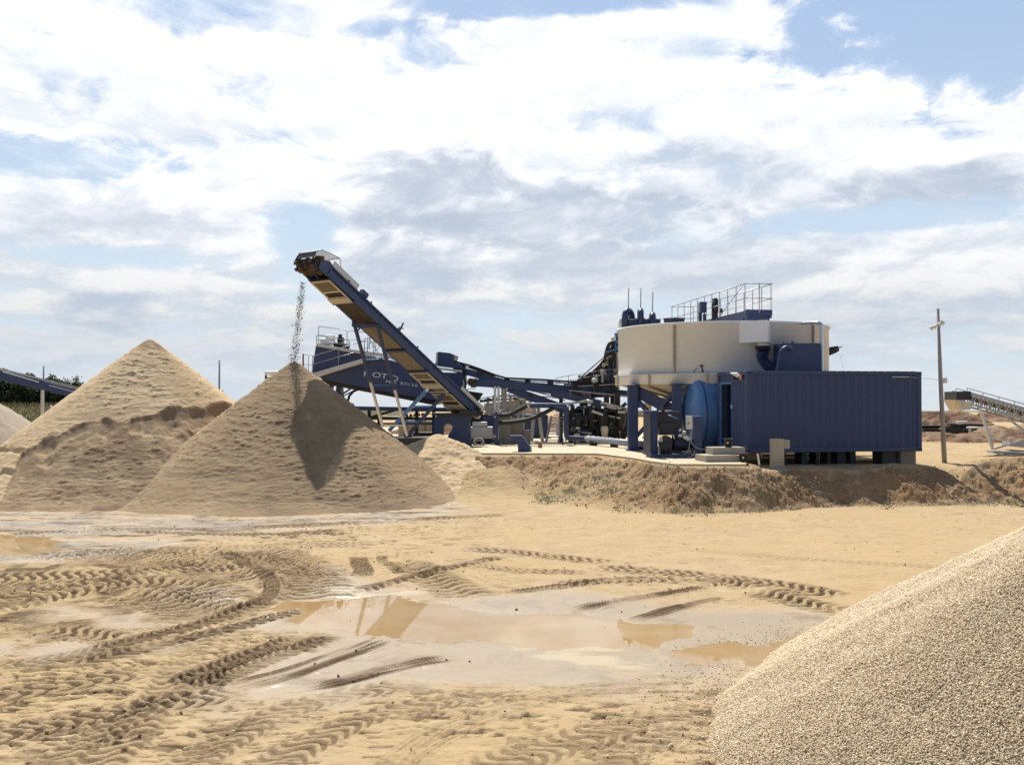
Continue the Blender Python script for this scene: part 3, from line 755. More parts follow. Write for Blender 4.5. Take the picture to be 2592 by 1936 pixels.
# pale heap behind, its front dug away
CUT = [(-160,1500),(0,1275),(58,1150),(127,1114),(182,1087),(242,1067),(288,1068),(324,1070),(363,1059),(424,1044),(515,1040),(590,1029),(700,1060)]
c1x, c1y, c1h, c1m = -12.75, 32.65, 5.2, 0.80
def cut_world():
    us, Ys, Zs = [], [], []
    for x, y in CUT:
        u = (x-1296)/FPX; s = (HZ-y)/FPX
        Yr = np.linspace(22, c1y+1, 900); z = c1h - c1m*(np.hypot(u*Yr-c1x, Yr-c1y)); L = CAMH+s*Yr
        k = np.where(z > L)[0]
        Yk = Yr[k[0]] if len(k) else 26.0
        us.append(u); Ys.append(Yk); Zs.append(max(CAMH+s*Yk, 0.0))
    return np.array(us), np.array(Ys), np.array(Zs)
CU, CY, CZ = cut_world()
def mod1(X, Y, z, moist):
    u = X/Y + (fbm(X*1.3, Y*0.6, 70, 3)-0.5)*0.008
    yc = np.interp(u, CU, CY) + (fbm(u*60, u*0+2, 75, 3)-0.5)*0.5
    zc = np.interp(u, CU, CZ)
    infront = Y < yc
    yf = np.interp(u, [-0.56, -0.46, -0.38, -0.28], [25.0, 25.8, 26.2, 27.5]) + (fbm(u*30, u*0, 80, 3)-0.5)*0.5
    drop = 0.20*sst(zc, 0.15, 1.2)*(0.8+0.5*(fbm(u*45, u*0+5, 81, 2)-0.5)*2)
    t = np.clip((yc-0.18-Y)/np.maximum(yc-0.18-yf, 0.3), 0, 1.3)
    lumps = (fbm(X*1.5, Y*1.5, 85, 5, 0.6)-0.5)
    sl_ = np.maximum(zc-drop, 0)*(1-t)**1.05 if False else np.maximum(zc-drop, 0)*np.clip(1-t, -0.2, 1)
    sl_ = sl_ + lumps*0.38*sst(t, 0.0, 0.12)*sst(1.0-t, 0.0, 0.25)
    w_ = sst(yc-Y, 0.0, 0.22+0.12*fbm(u*50, u*0+3, 89, 2))
    z2 = z*(1-w_)+np.minimum(z, sl_)*w_
    m2 = np.where(infront, 0.84+0.5*lumps+0.16*(1-sst(t, 0.0, 0.10)), moist)  # slump is browner sand; extra dark band below the cut is painted shade
    # old slump cracks on the left flank
    for zz, a0, a1 in ((1.55, -0.56, -0.44), (0.95, -0.58, -0.49)):
        e = z-(zz+0.12*(fbm(u*70, u*0+zz, 88, 3)-0.5)*2)
        k = sst(u, a0-0.03, a0)*(1-sst(u, a1-0.02, a1))
        z2 = z2 - 0.14*k*np.exp(-(e/0.05)**2)*(~infront)
    return z2, np.clip(m2, 0, 1)
def moist_shade1(X, Y, z, th, r):
    m = 0.12 + 0.4*(fbm(X*0.5, Y*0.5, 51, 4)-0.5)*2
    m = m + 0.7*sst(z, 4.6, 5.1)
    edge_ = sst(np.cos(th-R_(62)), 0.90, 0.99)*sst(z, 1.8, 3.2)  # right edge beyond the ridge darkened: its shade painted into the tone
    return np.clip(m+0.45*edge_, 0, 1)
heap('sand_heap', c1x, c1y, c1h, c1m, M['sandpale'], 13,
     'pale sand cone with its front dug away, tallest heap at the left', 'sand heap', mod=mod1, moistf=moist_shade1, amp=0.02, ledge=0.03, step=0.034)
def mod3(X, Y, z, moist):
    return z, np.clip(moist, 0, 1)
heap('sand_heap', -2.65, 33.3, 1.85, 0.46, M['sandpale'], 23,
     'low crusted pale heap between the damp cone and the slab', 'sand heap', amp=0.12, ledge=0.07,
     moistf=lambda X, Y, z, th, r: np.clip(0.15+0.9*(fbm(X*1.5, Y*1.5, 54, 4)-0.5)*2+0.3*sst(z, 1.2, 1.7), 0, 1))
M['greygravel'] = pile_mat('grey_gravel', (0.42, 0.38, 0.30), (0.36, 0.30, 0.23), (0.16, 0.11, 0.08), bump=0.03)
heap('gravel_heap', -21.0, 33.5, 4.4, 0.72, M['greygravel'], 33,
     'greyish gravel heap cut by the left edge of the photo', 'gravel heap', amp=0.05, ledge=0.02, step=0.08,
     moistf=lambda X, Y, z, th, r: np.clip(0.35+0.5*sst(-Y, -33.5, -30), 0, 1))

# foreground gravel heap: core plus loose pebbles
GCX, GCY, GH, GS = 6.84, 8.20, 3.0, 0.631
def gz_gravel(X, Y):
    r = np.hypot(X-GCX, Y-GCY); th = np.arctan2(-(Y-GCY), -(X-GCX))+0.6
    r = r*(1+0.035*np.sin(th*5+1)+0.05*(fbm(np.cos(th)*2+9, np.sin(th)*2+9, 61, 3)-0.5)*2)
    z = GH - GS*(np.sqrt(r*r+0.1)-0.2)
    # terraces where the gravel has slid
    z = z + 0.07*(fbm(np.cos(th)*3+7, z*1.6+np.sin(th)*2, 64, 3)-0.5)*2*sst(z, 0, 0.5) + 0.04*(fbm(X*3, Y*3, 65, 3)-0.5)
    return z
m_, n_, b_ = mat('gravel_core')
tt_ = n_.add('ShaderNodeTexCoord').outputs['Object']
vo = n_.add('ShaderNodeTexVoronoi', ins={0: tt_, 'Scale': 55.0})
hs = n_.add('ShaderNodeSeparateColor', ins={0: vo.outputs['Color']})
c_ = n_.mix(hs.outputs[0], (0.34, 0.27, 0.18), (0.60, 0.51, 0.38))
n_.put(b_.inputs['Base Color'], c_); b_.inputs['Roughness'].default_value = 0.85
n_.put(b_.inputs['Normal'], n_.add('ShaderNodeBump', ins={'Strength': 1.0, 'Distance': 0.015, 'Height': vo.outputs['Distance']}, invert=True).outputs[0])
M['gravelcore'] = m_
def pebble_mat():
    m, n, b = mat('pebbles')
    at = n.add('ShaderNodeAttribute', attribute_name='rnd').outputs['Fac']
    rp = n.n.new('ShaderNodeValToRGB'); e = rp.color_ramp.elements
    e[0].position = 0; e[0].color = (0.40, 0.31, 0.20, 1); e[1].position = 1; e[1].color = (0.80, 0.74, 0.60, 1)
    for p_, c in ((0.12, (0.48, 0.38, 0.25)), (0.3, (0.68, 0.55, 0.37)), (0.45, (0.66, 0.58, 0.45)), (0.62, (0.74, 0.64, 0.47)), (0.8, (0.64, 0.50, 0.32)), (0.9, (0.78, 0.70, 0.56))):
        q = e.new(p_); q.color = (*c, 1)
    n.l.new(at, rp.inputs[0]); n.put(b.inputs['Base Color'], n.mix(1.0, rp.outputs[0], (0.92, 0.87, 0.78), 'MULTIPLY')); b.inputs['Roughness'].default_value = 0.7
    return m
M['pebble'] = pebble_mat()
def stones(name, C, Rd, mt, parent=None, seed=1, oct_=False):
    """many small lumpy stones in one mesh"""
    rng = np.random.default_rng(seed)
    g = (1+5**.5)/2
    iv = np.array([(-1,g,0),(1,g,0),(-1,-g,0),(1,-g,0),(0,-1,g),(0,1,g),(0,-1,-g),(0,1,-g),(g,0,-1),(g,0,1),(-g,0,-1),(-g,0,1)])/1.9
    fc = np.array([(0,11,5),(0,5,1),(0,1,7),(0,7,10),(0,10,11),(1,5,9),(5,11,4),(11,10,2),(10,7,6),(7,1,8),(3,9,4),(3,4,2),(3,2,6),(3,6,8),(3,8,9),(4,9,5),(2,4,11),(6,2,10),(8,6,7),(9,8,1)])
    if oct_:
        iv = np.array([(1,0,0),(-1,0,0),(0,1,0),(0,-1,0),(0,0,1),(0,0,-1)])*1.1
        fc = np.array([(0,2,4),(2,1,4),(1,3,4),(3,0,4),(2,0,5),(1,2,5),(3,1,5),(0,3,5)])
    nv = len(iv); n = len(C)
    v = iv[None]*(1+0.28*rng.normal(size=(n, nv, 1)).clip(-1.2, 1.2))
    v = v*np.stack([rng.uniform(0.75, 1.35, n), rng.uniform(0.75, 1.25, n), rng.uniform(0.5, 0.9, n)], -1)[:, None, :]
    q = rng.normal(size=(n, 4)); q[:, 1:3] *= 0.5; q /= np.linalg.norm(q, axis=1, keepdims=True)
    w, x, y, z = q.T
    Rm = np.stack([1-2*(y*y+z*z), 2*(x*y-z*w), 2*(x*z+y*w), 2*(x*y+z*w), 1-2*(x*x+z*z), 2*(y*z-x*w), 2*(x*z-y*w), 2*(y*z+x*w), 1-2*(x*x+y*y)], -1).reshape(n, 3, 3)
    v = np.einsum('nij,nkj->nki', Rm, v)*Rd[:, None, None] + C[:, None, :]
    F = (fc[None]+nv*np.arange(n)[:, None, None]).reshape(-1, 3)
    rnd = np.repeat(rng.random(n), nv)
    return np_mesh(name, v.reshape(-1, 3), F, mt, dict(rnd=rnd), smooth=oct_, parent=parent)
gp = thing('gravel_heap', 'big heap of washed pebbles in the right foreground', 'gravel heap', (GCX, GCY, 0))
a = np.arange(-5.4, 5.4, 0.03); gx, gy = np.meshgrid(a, a); zz = gz_gravel(gx+GCX, gy+GCY)
q = (zz > -0.1); q = q[:-1, :-1] | q[1:, 1:]
ii = np.arange(gx.size).reshape(gx.shape)
F = np.stack([ii[:-1, :-1][q], ii[:-1, 1:][q], ii[1:, 1:][q], ii[1:, :-1][q]], -1)
used, inv_ = np.unique(F.ravel(), return_inverse=True)
core = np_mesh('gravel_core', np.stack([gx.ravel(), gy.ravel(), zz.ravel()-0.004], -1)[used], inv_.reshape(-1, 4), M['gravelcore'], parent=gp)
rng = np.random.default_rng(5)
n = 1150000
th = rng.uniform(np.pi*0.35, np.pi*1.7, n); rr = 5.75*np.sqrt(rng.random(n))
X = np.cos(th)*rr+GCX; Y = np.sin(th)*rr+GCY
z = gz_gravel(X, Y)
vis = (X > 0.5) & ((X/np.maximum(Y, .1) < 0.66) | ((X/np.maximum(Y, .1) < 1.15) & (rng.random(n) < 0.55))) & (Y > 5.3) & (z > -0.05)
X, Y, z = X[vis], Y[vis], z[vis]
# keep the side that can be seen from near the photograph's position
zx = (gz_gravel(X+.05, Y)-z)/.05; zy = (gz_gravel(X, Y+.05)-z)/.05
face = (-zx*(0-X) - zy*(0-Y) + (CAMH-z)) > -1.2
X, Y, z = X[face], Y[face], z[face]
rad = rng.uniform(0.004, 0.0092, len(X))*np.where(rng.random(len(X)) < 0.05, 1.6, 1.0)
stones('pebbles', np.stack([X-GCX, Y-GCY, z+rad*0.35], -1), rad, M['pebble'], gp, 6, oct_=True)['kind'] = 'stuff'
# strays on the ground round the toe
n = 2600
th = rng.uniform(2.0, 4.0, n); rr = 4.85+np.abs(rng.normal(0, 0.45, n))
X = np.cos(th)*rr+GCX; Y = np.sin(th)*rr+GCY
k = (Y > 6.5); X, Y = X[k], Y[k]
Zg = np.array([gz(x_, y_) for x_, y_ in zip(X, Y)])
s_ = stones('loose_pebbles', np.stack([X, Y, Zg+0.003], -1), rng.uniform(0.004, 0.011, len(X)), M['pebble'], None, 8); tag(s_, kind='stuff', label='stray pebbles on the sand round the gravel heap', cat='pebbles')
print('gravel stones', len(rad))

# loose stones, clods and weeds on the bank and floor
def gzs(xs, ys): return np.array([gz(x_, y_) for x_, y_ in zip(xs, ys)])
def rock_mat(name, c0, c1):
    m, n, b = mat(name); at = n.add('ShaderNodeAttribute', attribute_name='rnd').outputs['Fac']
    n.put(b.inputs['Base Color'], n.mix(at, c0, c1)); b.inputs['Roughness'].default_value = 0.9; return m
M['rub'] = rock_mat('bank_rubble', (0.22, 0.14, 0.085), (0.56, 0.46, 0.33)); M['clod'] = rock_mat('earth_clods', (0.13, 0.085, 0.05), (0.30, 0.21, 0.12))
rng = np.random.default_rng(31)
n = 7000
X = rng.uniform(0.3, 19, n); t_ = rng.random(n)
xs_ = np.array(X); tt2, E2, F2 = plateau(X, np.zeros(n))
Y = F2-0.3+(E2-F2+0.3)*t_
k = rng.random(n) < (0.25+0.75*sst(fbm(X*0.8, Y*0.8, 201, 3), 0.4, 0.6)); X, Y = X[k], Y[k]
r_ = 0.008+0.03*rng.random(len(X))**4
tag(stones('rubble', np.stack([X, Y, gzs(X, Y)+r_*0.2], -1), r_, M['rub'], None, 32), 'small stones and rubble scattered over the earth bank', 'rubble', kind='stuff')
n = 9000
X = rng.uniform(-14, 8, n); Y = rng.uniform(7, 24, n)
Hh, Cc = tracks(X, Y); k = (rng.random(n) < (0.04+0.96*Cc)) & (X/Y > -0.66); X, Y = X[k], Y[k]
r_ = 0.004+0.016*rng.random(len(X))**3
tag(stones('clods', np.stack([X, Y, gzs(X, Y)+r_*0.4], -1), r_, M['clod'], None, 33), 'small mud clods thrown up along the wheel tracks', 'clods', kind='stuff')
def leaf_mat(name, c0, c1):
    m, n, b = mat(name); at = n.add('ShaderNodeAttribute', attribute_name='rnd').outputs['Fac']
    n.put(b.inputs['Base Color'], n.mix(at, c0, c1)); b.inputs['Roughness'].default_value = 0.6
    tr = n.add('ShaderNodeBsdfTranslucent'); n.put(tr.inputs[0], n.mix(at, c0, c1)); mx = n.add('ShaderNodeMixShader', ins={0: 0.3})
    n.l.new(b.outputs[0], mx.inputs[1]); n.l.new(tr.outputs[0], mx.inputs[2]); n.l.new(mx.outputs[0], m.node_tree.nodes['Material Output'].inputs[0]); return m
M['weed'] = leaf_mat('weed_leaves', (0.07, 0.10, 0.03), (0.22, 0.21, 0.10)); M['palew'] = leaf_mat('pale_weeds', (0.22, 0.27, 0.19), (0.42, 0.42, 0.28))
M['leaf'] = leaf_mat('hedge_leaves', (0.03, 0.045, 0.018), (0.12, 0.135, 0.055))
def leaves(name, C, size, mt, seed, aspect=2.2, upright=0.0, parent=None):
    rg = np.random.default_rng(seed); n = len(C)
    d = rg.normal(size=(n, 3)); d[:, 2] += upright; d /= np.linalg.norm(d, axis=1, keepdims=True)
    w = np.cross(d, rg.normal(size=(n, 3))); w /= np.linalg.norm(w, axis=1, keepdims=True)
    s = (size*rg.uniform(0.6, 1.4, n))[:, None]
    v = np.stack([C-w*s*0.15, C+d*s*0.5-w*s*0.5/aspect, C+d*s, C+d*s*0.5+w*s*0.5/aspect], 1)
    F = np.arange(4*n).reshape(n, 4)
    return np_mesh(name, v.reshape(-1, 3), F, mt, dict(rnd=np.repeat(rg.random(n), 4)), smooth=False, parent=parent)
def weeds(pts, per, spread, hh, mt, seed, name, lab):
    rg = np.random.default_rng(seed); C = []
    for x, y in pts:
        g = rg.normal(0, spread, (per, 2)); z0 = gz(x, y)
        for a_, b_ in g: C.append((x+a_, y+b_, gz(x+a_, y+b_)+rg.uniform(0, hh)*math.exp(-(a_*a_+b_*b_)/spread**2/3)))
    return tag(leaves(name, np.array(C), 0.07, mt, seed+1, 3.0, 1.4), lab, 'weeds', kind='stuff')
W1 = [P2 for P2 in [(3.6, 27.6), (4.3, 27.5), (4.6, 27.1), (3.0, 28.6), (2.6, 29.0), (2.2, 29.2), (1.7, 28.4), (2.0, 27.7), (1.3, 28.0), (1.0, 27.6), (0.9, 28.6), (2.9, 27.4), (3.3, 29.9), (4.4, 25.4), (5.3, 25.5), (3.0, 25.5), (6.9, 26.0), (7.3, 26.1)]]
weeds(W1[:12], 90, 0.22, 0.12, M['palew'], 301, 'pale_weeds', 'pale green weeds growing in the hollow beside the earth bank')
weeds(W1[9:]+[(8.0, 26.9), (14.6, 27.0), (10.6, 26.4)], 70, 0.13, 0.20, M['weed'], 303, 'dark_weeds', 'dark green weed tufts along the foot and top of the earth bank')
# dry grass field, hedge and tree at the far left
rg = np.random.default_rng(40); n = 9000
X = rg.uniform(-62, -22, n); Y = rg.uniform(60, 106, n); k = X/Y < -0.44; X, Y = X[k], Y[k]
M['drygrass'] = leaf_mat('dry_grass', (0.09, 0.085, 0.035), (0.22, 0.17, 0.08))
tag(leaves('grass', np.stack([X, Y, gzs(X, Y)+0.05], -1), 0.45, M['drygrass'], 41, 6.0, 2.5), 'rough olive grass field in front of the far hedge', 'grass', kind='stuff')
n = 40000
X = rg.uniform(-66, -42, n); Y = 107+rg.uniform(-2.0, 3.0, n)
top = 3.6+1.5*(fbm(X*0.35, X*0+1, 42, 4)-0.5)*2-0.10*(X+54)
z = gzs(X, Y)*0+2.1+top*rg.random(n)**0.7*(1-0.12*np.abs(Y-107.5))
k = fbm(X*0.9, z*0.9, 43, 3)+0.15*rg.random(n) > 0.44-0.22*np.exp(-(z-2.1)/1.6)
tag(leaves('hedge', np.stack([X, Y, z], -1)[k], 0.34, M['leaf'], 44, 1.6), 'long dark hedge under the far left conveyor', 'hedge', kind='stuff')
M['fallsand'] = paint('falling_sand', (0.20, 0.13, 0.07), 0.9, 0.3)

# ================================================================== stacking conveyor over the damp cone
def V3(*a): return Vector(a)
cA = P(1178, 1051, 38.3); cB = P(808, 707, 32.0)          # underside centre line, tail and head
ca = (cB-cA).normalized(); cn = ca.cross(V3(0, 0, 1)).normalized()
if cn.x < 0: cn = -cn
ct = cn.cross(ca).normalized()
if ct.z < 0: ct = -ct
cL = (cB-cA).length; cW = 0.98
def C(s, side, up): return cA + ca*s + cn*side + ct*up
def proj(v):
    Y = v.y; return (1296+v.x/Y*FPX, HZ-(v.z-CAMH)/Y*FPX)
def s_at(x, side):
    lo, hi = -2.0, cL+2
    for _ in range(40):
        m = (lo+hi)/2
        if proj(C(m, side, 0))[0] > x: lo = m
        else: hi = m
    return (lo+hi)/2
def cbox(mb, s0, s1, a0, a1, u0, u1):
    return mb.hexa([C(s0,a0,u0), C(s1,a0,u0), C(s1,a1,u0), C(s0,a1,u0), C(s0,a0,u1), C(s1,a0,u1), C(s1,a1,u1), C(s0,a1,u1)])
cv = thing('stacking_conveyor', 'steep navy stacking conveyor dropping sand onto the damp cone', 'conveyor', (cA.x, cA.y, 1.2))
h = cW/2
for sg in (1, -1):
    b = MB(); cbox(b, -0.15, cL+0.15, sg*h-0.03, sg*h+0.03, 0.0, 0.40)
    cbox(b, -0.15, cL+0.05, sg*h+sg*0.031, sg*h+sg*0.09, 0.34, 0.40); cbox(b, -0.15, cL+0.05, sg*h+sg*0.031, sg*h+sg*0.09, 0.0, 0.05)
    o = b.build('side_beam', M['navy'], cv, 0.006)
b = MB()
for k in range(14):
    s0 = 0.4+k*(cL-0.8)/13
    cbox(b, s0-0.03, s0+0.03, -h+0.035, h-0.035, 0.10, 0.16)
b.build('cross_member', M['navy'], cv)
b = MB(); rg = random.Random(3)
nS, nW = 90, 12
vs = []; fs = []
for i in range(nS+1):
    for j in range(nW+1):
        s = cL*i/nS; a = -h+0.06+(cW-0.12)*j/nW
        vs.append(C(s, a, 0.035-0.03*math.sin(i*1.7)*0.3-0.035*(abs(j-nW/2)/(nW/2))**2+rg.uniform(-.006, .006)))
for i in range(nS):
    for j in range(nW):
        q = i*(nW+1)+j; fs.append((q, q+1, q+nW+2, q+nW+1))
b.add(vs, fs, True); b.build('return_belt', M['belt'], cv)
b = MB(); cbox(b, 0.0, cL+0.2, -h+0.08, h-0.08, 0.27, 0.30); b.build('carrying_belt', M['belt'], cv)
b = MB()                                     # sand riding on the belt
vs = []; fs = []
for i in range(121):
    for j in range(9):
        s = 0.3+(cL-0.1)*i/120; a = (-0.5+j/8)*(cW-0.3)
        hh = 0.16*(1-(abs(j-4)/4)**1.6)
        vs.append(C(s, a, 0.30+hh+rg.uniform(-.015, .02)*(j not in (0, 8))))
for i in range(120):
    for j in range(8):
        q = i*9+j; fs.append((q, q+1, q+10, q+9))
b.add(vs, fs, True); tag(b.build('carried_sand', M['wetsand'], cv), kind='stuff')
# perforated guards under the belt
def tray(x0, x1, slotx, lip=True):
    s1 = s_at(x0, h); s0 = s_at(x1, h); sl = s_at(slotx, h)
    b = MB(); cbox(b, s0, s1, -h+0.02, h-0.02, -0.035, -0.02)
    o = b.build('guard_panel', M['tray'], cv)
    r = MB()
    cbox(r, s0, s1, h-0.08, h+0.01, -0.06, -0.036); cbox(r, s0, s1, -h-0.01, -h+0.08, -0.06, -0.036)
    for s in (s0+0.04, s1-0.04, sl+0.17, sl-0.17): cbox(r, s-0.04, s+0.04, -h+0.082, h-0.082, -0.06, -0.036)
    if lip: cbox(r, sl-0.45, sl-0.16, -h-0.03, h+0.03, -0.09, -0.062)
    r.build('guard_rim', M['trayrim'], o)
    d = MB()
    for k in range(15):
        a = -h+0.12+k*(cW-0.24)/14
        for ds in (-0.06, 0.06): cbox(d, sl+ds-0.045, sl+ds+0.045, a-0.019, a+0.019, -0.045, -0.0362)
    d.build('slots', M['slot'], o)
    # fine perforation ribs
    g = MB(); s = s0+0.1
    while s < s1-0.08:
        if abs(s-sl) > 0.18: cbox(g, s-0.006, s+0.006, -h+0.07, h-0.07, -0.042, -0.0355)
        s += 0.05
    g.build('ribs', M['tray'], o)
tray(834, 889, 872)
tray(1083, 1137, 1108)
tray(1141, 1200, 1166)
b = MB()
for x0, x1 in ((960, 1020), (1030, 1078)):
    cbox(b, s_at(x1, h), s_at(x0, h), -h+0.04, h-0.04, -0.012, -0.004)
b.build('flat_cover', M['tray'], cv)
for x in (894, 958, 1025, 1081):
    b = MB(); s = s_at(x, h); cbox(b, s-0.05, s+0.05, -h-0.06, h+0.06, -0.07, -0.02); b.build('stiffener', M['navy2'], cv)
# head drum with sand caked on it
b = MB(); b.tube([C(cL+0.58, -h+0.02, 0.12), C(cL+0.58, h-0.02, 0.12)], 0.21, 20); b.build('head_drum', M['black'], cv)
def lump_mesh(name, cen, radii, mt, parent, n=1, seed=1, amp=0.3, sub=3, **kw):
    """irregular caked lumps"""
    import bmesh
    bm = bmesh.new(); rr = np.random.default_rng(seed); off = len(bm.verts)
    for c, r in zip(cen, radii):
        res = bmesh.ops.create_icosphere(bm, subdivisions=sub, radius=1.0)
        ph = rr.random(3)*9
        for v in res['verts']:
            d = v.co.copy(); k = 1+amp*(math.sin(d.x*5+ph[0])*math.sin(d.y*6+ph[1])+0.6*math.sin(d.z*11+ph[2]+d.x*9))+rr.normal()*0.07
            v.co = Vector(c)-ORG[parent.name] + Vector((d.x*r[0], d.y*r[1], d.z*r[2]))*k
    me = bpy.data.meshes.new(name); bm.to_mesh(me); bm.free()
    for p in me.polygons: p.use_smooth = False
    me.materials.append(mt); o = bpy.data.objects.new(name, me); COL.objects.link(o); o.parent = parent; ORG[o.name] = ORG[parent.name]
    return o
cen = []; rd = []
rr_ = random.Random(4)
for k in range(46):
    a = rr_.uniform(-h, h); an = rr_.uniform(-0.2, 4.3); q = rr_.uniform(0.17, 0.26)
    cen.append(C(cL+0.58+q*math.sin(an), a, 0.12+q*math.cos(an))); e = rr_.uniform(0.05, 0.12); rd.append((e, e, e*0.8))
for k in range(16):
    cen.append(C(cL+rr_.uniform(-.2, .70), rr_.uniform(-.28, .36), rr_.uniform(0.30, 0.48))); e = rr_.uniform(0.09, 0.15); rd.append((e*1.2, e, e*.8))
lump_mesh('caked_sand', cen, rd, M['wetsand'], cv, seed=3, sub=2)
for sg in (1, -1):
    b = MB(); b.prism([C(cL-0.2, sg*h, 0.40), C(cL+0.30, sg*h, 0.52), C(cL+0.62, sg*h, 0.30), C(cL+0.58, sg*h, 0.0), C(cL-0.2, sg*h, -0.02)], cn*0.012*sg+ct*0); b.build('head_plate', M['navy'], cv)
# hood: clear mesh bent over the head drum
prof = [(cL+0.90, 0.16), (cL+0.90, 0.46), (cL+0.74, 0.66), (cL-0.05, 0.90)]
b = MB()
for i in range(2, 3):
    (s0, u0), (s1, u1) = prof[i], prof[i+1]
    b.add([C(s0, -h, u0), C(s0, h, u0), C(s1, h, u1), C(s1, -h, u1), C(s0, -h, u0+.008), C(s0, h, u0+.008), C(s1, h, u1+.008), C(s1, -h, u1+.008)],
          [(0,1,2,3), (7,6,5,4), (0,4,5,1), (1,5,6,2), (2,6,7,3), (3,7,4,0)])
hd = b.build('hood', M['meshguard'], cv)
b = MB()
for a in (-h, h):
    for i in range(3): b.tube([C(prof[i][0], a, prof[i][1]), C(prof[i+1][0], a, prof[i+1][1])], 0.014, 6)
    b.tube([C(cL-0.05, a, 0.86), C(cL-0.45, a, 0.40)], 0.014, 6)
for s, u in prof[1:]: b.tube([C(s, -h, u), C(s, h, u)], 0.014, 6)
b.build('hood_frame', M['galv'], hd)
b = MB(); b.bar(C(cL+0.90, 0, 0.24), C(cL+0.90, 0, 0.44), cW, 0.012, up=tuple(ca)); b.build('rubber_flap', M['black'], hd)
b = MB()
for (s, u) in ((cL+0.895, 0.49), (cL+0.74, 0.66)):
    b.bar(C(s, -h, u), C(s, h, u), 0.05, 0.015)
b.build('hood_strip', paint('brown_strip', (0.22, 0.12, 0.07), 0.6, 0.2), hd)
b = MB(); b.prism([C(cL+0.90, -h+.02, 0.49), C(cL+0.90, h-.02, 0.49), C(cL+0.76, h-.02, 0.65), C(cL+0.76, -h+.02, 0.65)], ct*0.01); b.build('clear_strip', M['white'], hd)
b = MB(); cbox(b, cL-1.25, cL+0.12, h-0.01, h+0.01, 0.41, 0.66); b.build('splash_board', M['galvpale'], cv)
b = MB(); cbox(b, -0.12, 1.3, h-0.012, h+0.012, 0.41, 0.60); cbox(b, -0.36, -0.16, h-0.2, h+0.012, 0.05, 0.62); b.build('tail_guard', M['galvpale'], cv)
b = MB(); s = s_at(905, h); cbox(b, s-0.16, s+0.16, h-0.05, h+0.12, 0.41, 0.58); b.build('junction_box', M['navy'], cv)
b = MB()
s = s_at(1000, h); b.bar(C(s, h, 0.36), P(1021, 817, C(s, h, .4).y), 0.09, 0.06); b.bar(P(1021, 832, C(s, h, .4).y), P(1010, 828, C(s, h, .4).y), 0.07, 0.04)
b.build('rear_bracket', M['navy'], cv)
for x in (868, 925, 995, 1044, 1090):
    b = MB(); s = s_at(x, h); cbox(b, s-0.025, s+0.025, h+0.02, h+0.07, 0.40, 0.48); b.build('lug', M['navy'], cv)
b = MB(); b.tube([C(-0.05, -h-0.05, 0.2), C(-0.05, h+0.22, 0.2)], 0.16, 16); b.build('tail_drum', M['black'], cv)
b = MB(); b.tube([C(-0.05, h+0.03, 0.30), C(-0.05, h+0.30, 0.30)], 0.07, 12); b.build('bearing', M['galvpale'], cv)
# legs
sl1 = s_at(893, -h)
yA = C(sl1, 0, 0).y
for x0, y0, x1, y1 in ((894, 812, 969, 1080), (955, 826, 1031, 1102)):
    b = MB(); b.bar(P(x0, y0, yA), P((x0*.42+x1*.58), (y0*.42+y1*.58), yA+1.3), 0.105, 0.105); b.build('support_leg', M['navy2'], cv, 0.006)
    b = MB(); b.bar(P((x0*.42+x1*.58), (y0*.42+y1*.58), yA+1.3), P(x1, y1, yA+2.2), 0.085, 0.085); b.build('leg_extension', M['galvpale'], cv, 0.005)
b = MB(); b.bar(P(890, 823, yA), P(957, 824, yA), 0.09, 0.10); b.bar(P(900, 842, yA), P(915, 826, yA), 0.05, 0.05); b.build('leg_crossbar', M['navy2'], cv)
b = MB(); b.bar(P(970, 1077, yA+2.2), P(1026, 1077, yA+2.2), 0.07, 0.06); b.build('foot_bar', M['galvpale'], cv)
for x0, y0, x1, y1, mt in ((1082, 985, 985, 1090, 'blue'), (1132, 988, 1033, 1101, 'navy')):  # left leg lighter: its sky sheen painted in as brighter blue
    b = MB(); b.bar(P(x0, y0, 37.0), P(x1, y1, 37.3), 0.13, 0.13); b.build('brace_leg', M[mt], cv, 0.01)
    b = MB(); b.tube([P(x0+2, y0-4, 36.9), P(x0-3, y0+6, 36.9)], 0.06, 8); b.build('hinge_pin', M['white'], cv)
b = MB(); b.bar(P(1080, 987, 37.1), P(1136, 987, 37.1), 0.12, 0.13); b.build('top_crossbar', M['navy2'], cv)
for x0, x1, y in ((1049, 1104, 1029), (1006, 1062, 1067)):
    b = MB(); b.bar(P(x0, y, 37.15), P(x1, y, 37.15), 0.08, 0.08); b.build('rung', M['blue'], cv)
b = MB(); b.box(P(1033, 1104, 37.3), (0.28, 0.4, 0.25)); b.build('foot_block', M['navy'], cv)
fz = P(1031, 1108, 37.3).z
b = MB(); b.box((P(1000, 1108, 37.3).x, 37.4, (fz+1.2)/2+0.03), (3.2, 1.8, fz-1.2)); b.build('base_frame', M['dark'], cv)
# falling sand
rng = np.random.default_rng(12)
n = 2600
t = rng.random(n)**0.9
top = P(766, 712, 31.2); bot = P(743, 922, 30.7)
Cx = top.x+(bot.x-top.x)*t; Cz = top.z+(bot.z-top.z)*t
cl_ = np.round(t*14)/14
Cx = Cx + rng.normal(0, 1, n)*(0.045+0.045*t); Cy = 31.2-0.5*t+rng.normal(0, 0.10, n)
o = stones('falling_sand', np.stack([Cx, Cy, Cz], -1), rng.uniform(0.003, 0.010, n)*np.where(rng.random(n) < 0.10, 2.6, 1), M['fallsand'], None, 9)
tag(o, 'stream of sand clods falling from the stacking conveyor', 'falling sand', kind='stuff')

